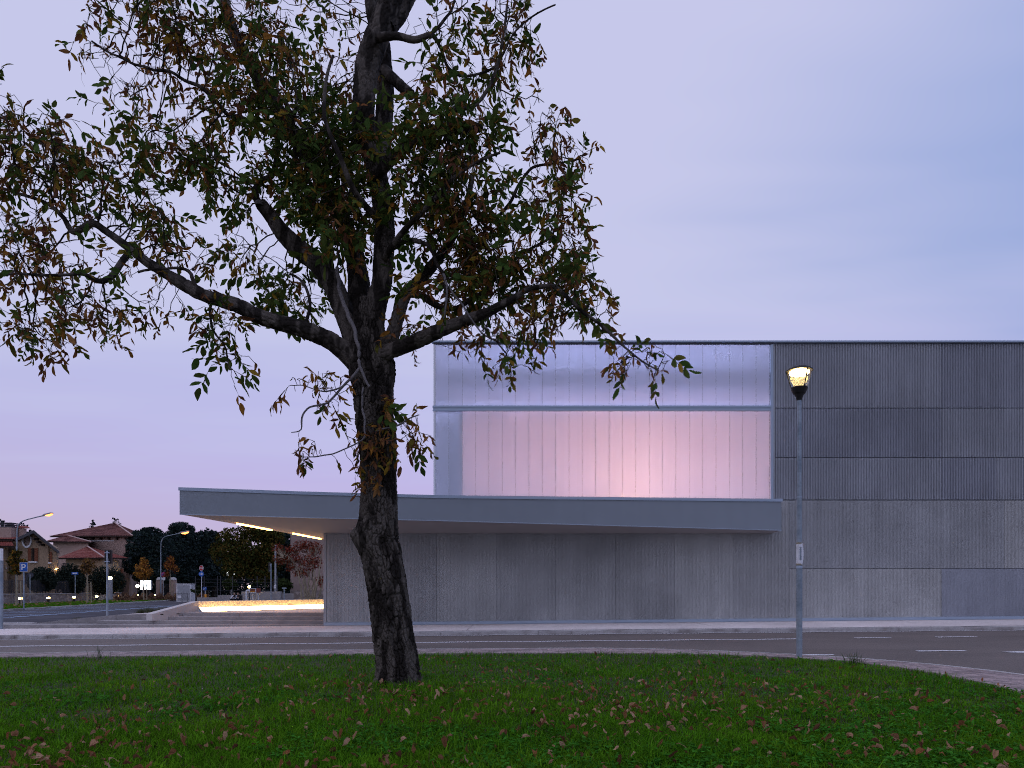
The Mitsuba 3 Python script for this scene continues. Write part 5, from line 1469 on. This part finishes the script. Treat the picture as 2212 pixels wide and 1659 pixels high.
put('rail', box(X0_, X1_, 103.97, 104.03, 2.2, 2.3), 'fence_iron', b)
for x_ in np.linspace(X0_ + .05, X1_ - .05, 13):
    put('bar', tube([(x_, 104, .2), (x_, 104, 2.2)], .03, 5), 'fence_iron', b)
RWL = thing('retaining_wall', 'old grey concrete retaining wall behind the seat wall and the two seated people', 'wall')
for i, (a, b_, zt, y) in enumerate(((415, 470, .72, 66), (470.3, 530, .95, 65), (530.3, 613, 1.30, 64), (613.3, 640, 1.12, 64.4), (640.3, 800, 1.28, 64.2))):
    put('wall_section', box((a - 1106) / F * 65, (b_ - 1106) / F * 65, y, y + .4, -.3, zt), 'rubble_stone' if i == 4 else 'concrete_step', RWL)
put('pier', box(at(592, 0, 64)[0], at(610, 0, 64)[0], 63.8, 64.6, -.3, at(0, 1267.5, 64)[2]), 'red_brown', RWL) if False else None
WF = thing('wire_fence', 'thin wire mesh fence on slim steel posts on top of the retaining wall', 'fence')
for i, px in enumerate((419, 438, 467, 473, 500, 553, 570, 597)):
    x_ = (px * 1.0 - 1106) / F * 66
    put('fence_post', tube([(x_, 66.3, 0), (x_, 66.3, at(0, 1244, 66)[2])], .028, 6), 'dark_metal', WF)
for zz in (1.35, 1.75, 2.15, 2.5):
    put('wire', tube([at(419, 0, 66.3) * [1, 1, 0] + [0, 0, zz], at(597, 0, 66.3) * [1, 1, 0] + [0, 0, zz]], .008, 4), 'dark_metal', WF)
b = thing('utility_pole', 'tall grey utility pole beside the red shrub', 'pole')
x_ = (595 - 1106) / F * 67.5
put('pole', lathe([(.10, -.2), (.08, 5.9), (0, 5.9)], (x_, 67.5, 0), 10), 'grey_paint', b, smooth=40)
put('bracket', box(x_ - .10, x_ + .10, 67.35, 67.45, 1.6, 1.95), 'white_paint', b)
b = thing('standpipe', 'small T-shaped metal standpipe at the foot of the retaining wall', 'standpipe')
x_ = at(614, 0, 56)[0]
put('pipe', tube([(x_, 56, -.1), (x_, 56, at(0, 1271.5, 56)[2])], .04, 8), 'steel', b)
put('cross_bar', tube([(x_ - .18, 56, at(0, 1271, 56)[2]), (x_ + .18, 56, at(0, 1271, 56)[2])], .05, 8), 'steel', b)

# ---------------------------------------------------------------- trees and shrubs behind


def cards(C, size, cols, n_per=1, aspect=.55, droop=0.0):
    """Small three-point leaf clumps at the points C."""
    n = len(C)
    d = unit(RNG.normal(size=(n, 3)) + [0, 0, -droop])
    s = unit(np.cross(d, RNG.normal(size=(n, 3))))
    L = size * RNG.uniform(.6, 1.4, n)[:, None]
    nrm = np.cross(d, s)
    V = np.stack([C - d * L * .5, C + s * L * aspect * .5 + nrm * L * .12, C + d * L * .5, C - s * L * aspect * .5 + nrm * L * .12], 1)
    f = np.array([(0, 1, 2), (0, 2, 3)])
    return V.reshape(-1, 3), (f[None] + (np.arange(n) * 4)[:, None, None]).reshape(-1, 3), np.repeat(cols, 4, 0)


def palette(n, cols, spread=.35):
    cols = np.array(cols)
    return cols[RNG.integers(0, len(cols), n)] * RNG.uniform(1 - spread, 1 + spread, (n, 1))


def crown_points(blobs, n, shell=.45):
    """Points in lumpy blobs (centre, radii), more of them near the surface, bitten by noise."""
    w = np.array([b[1][0] * b[1][1] * b[1][2] for b in blobs]) ** .67
    k = RNG.choice(len(blobs), n, p=w / w.sum())
    u = unit(RNG.normal(size=(n, 3))) * (RNG.random((n, 1)) ** shell)
    P = np.array([b[0] for b in blobs])[k] + u * np.array([b[1] for b in blobs])[k]
    keep = meshkit.fbm(P * .55, 3, 77) > .36
    return P[keep]


def broad_tree(name, label, foot, H_, blobs, n, size, cols, trunk_r=.2, trunk_top=.5, mat_t='bark', cat_='tree', stems=None):
    t = thing(name, label, cat_)
    foot = np.array(foot, float)
    ctr = np.mean([b[0] for b in blobs], 0)
    if stems is None:
        top = foot + (ctr - foot) * np.array([.8, .8, 1]) * trunk_top * 2
        pts = np.array([foot - [0, 0, .3], foot + (top - foot) * .4 + [trunk_r * .5, 0, 0], top])
        put('trunk', tube(*resample(pts, [trunk_r * 1.15, trunk_r * .9, trunk_r * .45], .4), 9), mat_t, t, smooth=40)
        br = []
        for b in blobs:
            c = np.array(b[0])
            s0 = foot + (top - foot) * RNG.uniform(.45, .9)
            br.append(tube([s0, (s0 + c) / 2 + RNG.normal(scale=.15, size=3) * b[1][0], c], [trunk_r * .45, trunk_r * .3, trunk_r * .1], 6))
        put('limbs', cat(br), mat_t, t, kind='stuff', smooth=40)
    else:
        for s in stems:
            put('trunk', tube(*resample(np.array(s[0], float), np.array(s[1], float), .3), 7), mat_t, t, smooth=40)
    P = crown_points(blobs, n)
    R = cards(P, size, palette(len(P), cols))
    put('crown', (R[0], R[1]), 'far_leaf', t, kind='stuff', smooth=True, color=R[2])
    return t


def blob(px, py, rx, ry, Y, rd=None):
    """A crown lobe seen there, of that size there, standing at depth Y."""
    s = Y / F
    return (at(px, py, Y), (rx * s, (rd or (rx + ry) / 2 * s), ry * s))


def conifer(name, label, foot, H_, R_, n, cols, lean=0.0):
    t = thing(name, label, 'tree')
    foot = np.array(foot, float)
    put('trunk', tube([foot - [0, 0, .3], foot + [lean * .5, 0, H_ * .5], foot + [lean, 0, H_ * .98]], [R_ * .07, R_ * .045, .02], 7), 'bark', t, smooth=40)
    nb = int(H_ * 5.5)
    C, br = [], []
    for i in range(nb):
        u = .12 + .86 * (i + RNG.random()) / nb
        a = RNG.uniform(0, 6.28)
        L = R_ * (1 - u) ** .75 * RNG.uniform(.65, 1.2) + .15
        b0 = foot + [lean * u, 0, H_ * u]
        tip = b0 + np.array([math.cos(a) * L, math.sin(a) * L, -.18 * L + .35 * L * u])
        br.append(tube([b0, (b0 + tip) / 2 + [0, 0, .06 * L], tip], [.05, .035, .012], 4, cap=False))
        k = max(6, int(n / nb * L / R_ * 2))
        s = RNG.random((k, 1)) ** .7
        C.append(b0 + (tip - b0) * s + RNG.normal(size=(k, 3)) * np.array([.22, .22, .11]) * (L * .8 + .12) * (1.1 - .6 * s))
    put('boughs', cat(br), 'bark', t, kind='stuff')
    P = np.vstack(C)
    R = cards(P, .42, palette(len(P), cols), droop=.4)
    put('needles', (R[0], R[1]), 'far_leaf', t, kind='stuff', smooth=True, color=R[2])


DARK = [(.022, .036, .032), (.030, .046, .036), (.036, .050, .052)]
PINE = [(.018, .030, .034), (.024, .038, .04), (.014, .024, .026)]
g0 = lambda px, Y: (at(px, 0, Y)[0], Y, -.1)
broad_tree('evergreen_tree', 'big dark evergreen oak standing right of the beige villa', g0(312, 116), 12, [blob(300, 1185, 24, 38, 112), blob(325, 1160, 30, 22, 114), blob(345, 1190, 34, 40, 114), blob(312, 1228, 30, 32, 112), blob(285, 1215, 18, 26, 111), blob(350, 1235, 30, 30, 113), blob(296, 1160, 14, 14, 113)], 22000, .48, DARK, .5)
broad_tree('evergreen_tree', 'tall dark tree with a rounded top behind the second road lamp', g0(392, 128), 13, [blob(392, 1145, 28, 18, 126), blob(378, 1165, 24, 22, 126), blob(405, 1170, 28, 26, 126), blob(390, 1205, 40, 36, 125), blob(388, 1245, 42, 32, 124), blob(425, 1195, 22, 34, 127)], 22000, .48, DARK, .5)
broad_tree('evergreen_tree', 'dark grey-green tree filling the gap left of the autumn lime tree', g0(440, 138), 12, [blob(436, 1175, 22, 28, 135), blob(445, 1215, 26, 34, 134), blob(430, 1245, 30, 28, 133), blob(456, 1240, 22, 30, 134)], 11000, .66, PINE + DARK, .4)
broad_tree('evergreen_tree', 'bluish dark tree just left of the yellowing lime tree', g0(462, 130), 12, [blob(458, 1165, 18, 20, 128), blob(468, 1195, 22, 30, 128), blob(462, 1235, 26, 34, 127)], 9000, .5, DARK, .35)
conifer('fir_tree', 'slender dark fir whose tip stands between the two dark round trees', g0(447, 142), 14.6, 3.6, 5000, PINE)
broad_tree('lime_tree', 'broad lime tree with yellowing green leaves hanging under the canopy edge', g0(603, 92), 12, [blob(500, 1165, 34, 26, 90), blob(545, 1150, 40, 24, 91), blob(590, 1160, 28, 26, 92), blob(490, 1200, 34, 28, 89), blob(540, 1195, 44, 34, 90), blob(585, 1205, 34, 34, 91), blob(510, 1232, 34, 22, 89), blob(565, 1238, 34, 24, 90), blob(470, 1188, 18, 18, 90), blob(548, 1133, 22, 12, 91)], 15000, .36, [(.042, .055, .014), (.055, .062, .016), (.085, .065, .016), (.035, .045, .014), (.11, .07, .018)], .38, .42)
broad_tree('evergreen_tree', 'dark tree behind the lime tree and the red shrub', g0(640, 104), 11, [blob(600, 1170, 34, 26, 102), blob(618, 1200, 26, 30, 102), blob(605, 1240, 34, 30, 101), blob(645, 1180, 24, 26, 103), blob(570, 1215, 34, 34, 103), blob(640, 1230, 26, 34, 101)], 13000, .5, DARK, .4)
for lab, px, ty, Y, R_ in (('dark fir tip rising behind the villa roof on the left', 200, 1119, 158, 3.4), ('dark spreading cedar top just behind the villa roof peak', 248, 1114, 160, 5.8), ('dark fir standing at the left picture edge behind the house', 2, 1117, 132, 5.5), ('second dark fir behind the left house chimney', 22, 1126, 128, 4.6), ('third dark fir behind the left house roof', 46, 1124, 130, 5.6), ('small dark fir tip right of the left house ridge', 63, 1140, 134, 3.2), ('tiny dark fir tip at the left end of the villa roof', 186, 1141, 150, 2.0)):
    zt = EYE + (1272 - ty) / F * Y
    conifer('fir_tree', lab, g0(px, Y), zt, R_, 3600, PINE)
# the far belt of trees that closes the view
for lab, x0_, x1_, y0_, Y in (('dark belt of far garden trees behind the gate and the lime tree', 262, 640, 1200, 150), ('dark belt of far garden trees behind the houses at the left', -60, 262, 1236, 150)):
    n = 20000
    px_ = RNG.uniform(x0_, x1_, n)
    top = y0_ + 14 * (meshkit.fbm(np.c_[px_ * .05, px_ * 0, px_ * 0], 3, 4) - .5) * 2
    zt = EYE + (1272 - top) / F * Y
    P = np.c_[(px_ - 1106) / F * Y, Y + RNG.uniform(-2.5, 2.5, n), RNG.random(n) ** .9 * (zt + .4) - .2]
    R = cards(P, .62, palette(n, DARK + PINE))
    put('far_trees', (R[0], R[1]), 'far_leaf', label=lab, cat='trees', kind='stuff', smooth=True, color=R[2])
# clipped round shrubs behind the fence
for lab, px, py, rx, ry, Y in (('dark round shrub behind the fence in front of the left house', 91, 1251, 26, 27, 79), ('dark round olive shrub in the middle behind the fence', 152, 1250, 28, 34, 86), ('dark round olive shrub on the right behind the fence', 230, 1252, 36, 32, 92)):
    broad_tree('round_shrub', lab, g0(px, Y), 3, [blob(px, py, rx, ry, Y), blob(px - rx * .4, py + 8, rx * .7, ry * .8, Y - .4), blob(px + rx * .4, py + 6, rx * .7, ry * .8, Y + .3)], 7000, .26, [(.026, .034, .026), (.034, .044, .034), (.02, .028, .02)], .12, .3, cat_='shrub')
# young street trees
for lab, px, base, Y, bl, cols, n in (
        ('young street tree with green and orange leaves beside the blue parking sign', 35.5, 1308, 58.0, [(33, 1196, 13, 10), (30, 1212, 15, 14), (40, 1224, 14, 14), (32, 1236, 15, 9), (48, 1213, 10, 8)], [(.05, .06, .016), (.10, .07, .016), (.32, .14, .02), (.06, .05, .016)], 850),
        ('young nearly bare street tree with brown leaves right of the blue arrow plate', 189, 1301, 70.0, [(189, 1213, 11, 10), (181, 1224, 10, 9), (196, 1222, 10, 12), (188, 1234, 15, 8)], [(.16, .08, .04), (.24, .12, .03), (.11, .07, .03)], 420),
        ('young orange street tree in front of the lit white box sign', 310.5, 1296, 86.0, [(310, 1213, 10, 9), (307, 1226, 16, 12), (316, 1236, 15, 12), (302, 1240, 14, 9), (310, 1247, 13, 6)], [(.36, .16, .03), (.42, .2, .035), (.2, .1, .03), (.28, .1, .03)], 900),
        ('young russet street tree behind the no-stopping sign', 368.5, 1291, 92.0, [(368, 1208, 8, 10), (366, 1222, 13, 11), (373, 1232, 14, 11), (364, 1241, 12, 8)], [(.3, .11, .03), (.2, .08, .03), (.34, .15, .03), (.18, .05, .03)], 800)):
    t = thing('street_tree', lab, 'tree')
    X = (px - 1106) / F * Y
    z0_ = EYE - (base - 1272) / F * Y
    ctr = at(np.mean([q[0] for q in bl]), np.mean([q[1] for q in bl]), Y)
    put('trunk', tube([(X, Y, z0_ - .2), ((X + ctr[0]) / 2, Y, (z0_ + ctr[2]) / 2 - .3), ctr + [0, 0, .6]], [.085, .07, .03], 8), 'tape', t, smooth=40)
    put('stake', tube([(X + .35, Y + .1, z0_ - .1), (X + .28, Y + .1, z0_ + 2.1)], .05, 6), 'tape', t)
    P = crown_points([blob(a_, b_, c_, d_, Y) for a_, b_, c_, d_ in bl], n, .7)
    tw = []
    for p in P[:70]:
        tw.append(tube([ctr + [0, 0, RNG.uniform(-1.2, .6)], p], [.018, .006], 4, cap=False))
    put('twigs', cat(tw), 'bark', t, kind='stuff')
    R = cards(P, .27, palette(len(P), cols), droop=.5)
    put('crown', (R[0], R[1]), 'far_leaf', t, kind='stuff', smooth=True, color=R[2])
# the red many-stemmed shrub behind the seat wall
t = thing('red_shrub_tree', 'red-leaved many-stemmed shrub tree rising behind the seat wall by the hall corner', 'tree')
YR = 47.0
st = []
for bx, mid_, tip in ((658, (646, 1250), (628, 1205)), (662, (655, 1250), (640, 1180)), (667, (668, 1250), (660, 1175)), (671, (676, 1250), (682, 1180)), (674, (688, 1245), (694, 1205)), (664, (660, 1262), (612, 1196)), (669, (680, 1262), (672, 1190)), (673, (694, 1262), (690, 1240))):
    P, r = resample(np.array([at(bx, 1291, YR) * [1, 1, 0] + [0, 0, .2], at(mid_[0], mid_[1], YR + RNG.uniform(-.5, .5)), at(tip[0], tip[1], YR + RNG.uniform(-.9, .9))]), np.array([.075, .05, .012]), .12)
    put('stem', tube(P + np.stack([meshkit.noise(P * 3, 50 + q) - .5 for q in range(3)], 1) * .18, r, 6), 'tape', t, smooth=40)
    st.append(P)
S_ = np.vstack(st)
Pq = crown_points([blob(a_, b_, c_, d_, YR) for a_, b_, c_, d_ in ((628, 1190, 20, 14), (655, 1180, 24, 16), (680, 1186, 18, 18), (600, 1185, 14, 14), (610, 1208, 22, 14), (640, 1212, 26, 18), (675, 1215, 22, 20), (652, 1236, 22, 14), (692, 1256, 12, 14), (628, 1228, 12, 8))], 5200, .55)
tw = []
idx = cKDTree(S_)
for p in Pq[:420]:
    dd, j = idx.query(p)
    b_ = S_[j] - [0, 0, .25 * dd]
    tw.append(tube([b_, (b_ + p) / 2 + RNG.normal(scale=.05, size=3), p], [.016, .010, .004], 4, cap=False))
put('twigs', cat(tw), 'tape', t, kind='stuff')
sel = Pq[: int(len(Pq) * .62)]
R = cards(sel, .135, palette(len(sel), [(.16, .035, .022), (.22, .045, .03), (.11, .028, .02), (.26, .07, .03)]), droop=.3)
put('crown', (R[0], R[1]), 'far_leaf', t, kind='stuff', smooth=True, color=R[2])
# low dry shrub bed, planting by the terrace, hedge pieces
n = 5200
s = RNG.random(n)
px_ = 246 + s * 205
Yb = 84 + s * 8 + RNG.random(n) * 3.5
P = np.c_[(px_ - 1106) / F * Yb, Yb, RNG.random(n) ** .8 * (.75 + .25 * np.sin(px_ * .35)) * 1.0 + .02]
R = cards(P, .26, palette(n, [(.20, .10, .06), (.15, .085, .06), (.26, .15, .08), (.11, .06, .045), (.3, .2, .12)]), aspect=.35)
put('dry_shrub_bed', (R[0], R[1]), 'far_leaf', label='low bed of dry reddish brown shrubs beyond the car park', cat='shrubs', kind='stuff', smooth=True, color=R[2])
for lab, a_, b_, Y, h, k in (('sparse grey-green plants on the terrace edge left of the sloped seat wall end', 288, 358, 29.3, .26, 500), ('small grey-green plant tuft close to the sloped seat wall end', 378, 402, 30.2, .20, 160), ('few low weeds on the terrace edge wall far left', 152, 166, 28.2, .12, 40)):
    px_ = RNG.uniform(a_, b_, k)
    X = (px_ - 1106) / F * Y
    zb_ = np.clip(.17 + (X + 19.2) * .105, .15, .52)
    P0 = np.c_[X, Y + RNG.uniform(0, .5, k), zb_]
    v, f, c = blades(P0, RNG.uniform(.4, 1.1, k) * h * (.6 + .5 * np.sin(px_ * .4) ** 2), np.full(k, .02), RNG.uniform(.2, 1.0, k), RNG.uniform(0, 6.28, k), np.array([.085, .095, .05]) * RNG.uniform(.6, 1.3, (k, 1)))
    put('terrace_plants', (v, f), 'grass_blade', label=lab, cat='plants', color=c)
for lab, px, py, rx, ry, Y in (('dark green bush left of the seated people behind the wire fence', 492 + 4, 1262, 16, 12, 70), ('low yellow-green bush behind the retaining wall right of the seated people', 562 - 6, 1264, 16, 9, 71), ('dark bush behind the retaining wall near the utility pole', 610, 1262, 20, 14, 72), ('dark shrub right of the pale cabinet', 423, 1272, 12, 9, 80)):
    broad_tree('bush', lab, g0(px, Y), 2, [blob(px, py, rx, ry, Y), blob(px + rx * .4, py + 3, rx * .8, ry * .7, Y + .4)], 1600, .2, [(.03, .045, .018), (.045, .06, .02)] if 'yellow' not in lab else [(.07, .085, .02), (.05, .065, .02)], .06, .3, cat_='shrub')

# ---------------------------------------------------------------- two seated people


def person(label, px, lean, sleeve, Y=60.0):
    t = thing('person', label, 'person', )
    c = at(px, 1290, Y)
    zt = at(0, 1279.5, Y)[2]                    # top of the bowed head
    o = np.array([c[0], Y, zt - 1.06])          # seat level is about 0.2 m above this
    w = lambda x, y, z: o + np.array([x, y, z])
    S_ = lambda q, r: (lambda s: s)(m3.Manifold.sphere(r, 18).translate(list(map(float, q))))
    bone = lambda a, ra, b, rb: m3.Manifold.batch_hull([S_(a, ra), S_(b, rb)])
    l = lean
    hip_, chest, neck, head = w(0, .12, .30), w(.05 * l, -.06, .66), w(.08 * l, -.16, .82), w(.12 * l, -.28, .92)
    parts = [bone(hip_, .15, w(.02 * l, .05, .48), .14), bone(w(.02 * l, .05, .48), .14, chest, .155), bone(chest, .12, neck, .07)]
    arms, legs = [], []
    for s in (-1, 1):
        sh, el, ha = chest + [s * .18, -.02, .06], w(s * .25 + .03 * l, -.30, .50), w(s * .06 + .04 * l, -.46, .58)
        arms += [bone(chest + [s * .10, 0, .06], .09, sh, .075), bone(sh, .07, el, .052), bone(el, .05, ha, .036)]
        kn, an, toe = w(s * .17, -.42, .46), w(s * .15, -.36, .06), w(s * .17, -.60, .03)
        legs += [bone(hip_ + [s * .09, 0, 0], .11, kn, .075), bone(kn, .07, an, .045), bone(an, .045, toe, .035)]

    def soft(ms, ln=.03):
        m = m3.Manifold.batch_boolean(ms, m3.OpType.Add).refine_to_length(ln).to_mesh()
        tm = trimesh.Trimesh(m.vert_properties[:, :3], m.tri_verts)
        return trimesh.smoothing.filter_taubin(tm, iterations=12)
    hd = m3.Manifold.sphere(1, 28).scale([.075, .095, .115]).translate(list(map(float, head)))
    face = [hd, bone(neck, .055, head, .06), S_(head + [0, -.10, -.02], .018), m3.Manifold.batch_hull([S_(head + [0, -.07, -.085], .03), S_(head, .05)]), S_(head + [.078, 0, -.01], .02), S_(head + [-.078, 0, -.01], .02)]
    hands = []
    for s in (-1, 1):
        ha = w(s * .06 + .04 * l, -.46, .58)
        d = unit(np.array([-s * .3, -.6, .35]))
        pm = ha + d * .05
        hands += [bone(ha, .03, pm, .034)]
        for q in range(4):
            off = np.array([0, .0, (q - 1.5) * .019])
            hands += [bone(pm + off, .010, pm + off + d * (.045 - .006 * abs(q - 1.2)), .009), bone(pm + off + d * (.045 - .006 * abs(q - 1.2)), .009, pm + off + d * .06 + [-s * .02, .015, 0], .008)]
        hands += [bone(pm + [0, 0, .03], .011, pm + d * .03 + [-s * .015, .02, .05], .009)]
    put('body', soft(face + hands + [bone(neck, .05, chest, .08)], .012), 'skin', t, smooth=True)
    put('top', soft(parts), 'cloth_dark', t, smooth=True)
    put('sleeves', soft(arms), sleeve, t, smooth=True)
    put('trousers', soft(legs), 'cloth_dark', t, smooth=True)
    hm = m3.Manifold.sphere(1, 28).scale([.088, .105, .115]).translate(list(map(float, head + [0, .03, .03])))
    cut = m3.Manifold.cube([.4, .2, .3], True).translate(list(map(float, head + [0, -.145, -.06])))
    put('hair', soft([hm - cut], .02), 'hair', t, smooth=True)


person('person in dark clothes with white sleeves sitting bowed forward, left of the pair', 506.5, 1.0, 'cloth_white')
person('person in dark clothes with white cuffs sitting bowed forward, right of the pair', 520, -1.0, 'cloth_dark')
b = thing('stone_bench', 'low concrete ledge behind the seat wall on which the two people sit', 'bench')
zt = at(0, 1279.5, 60)[2]
put('slab', box(at(480, 0, 60)[0], at(548, 0, 60)[0], 59.85, 60.45, .02, max(.3, zt - 1.06 + .17), .02), 'concrete_step', b)
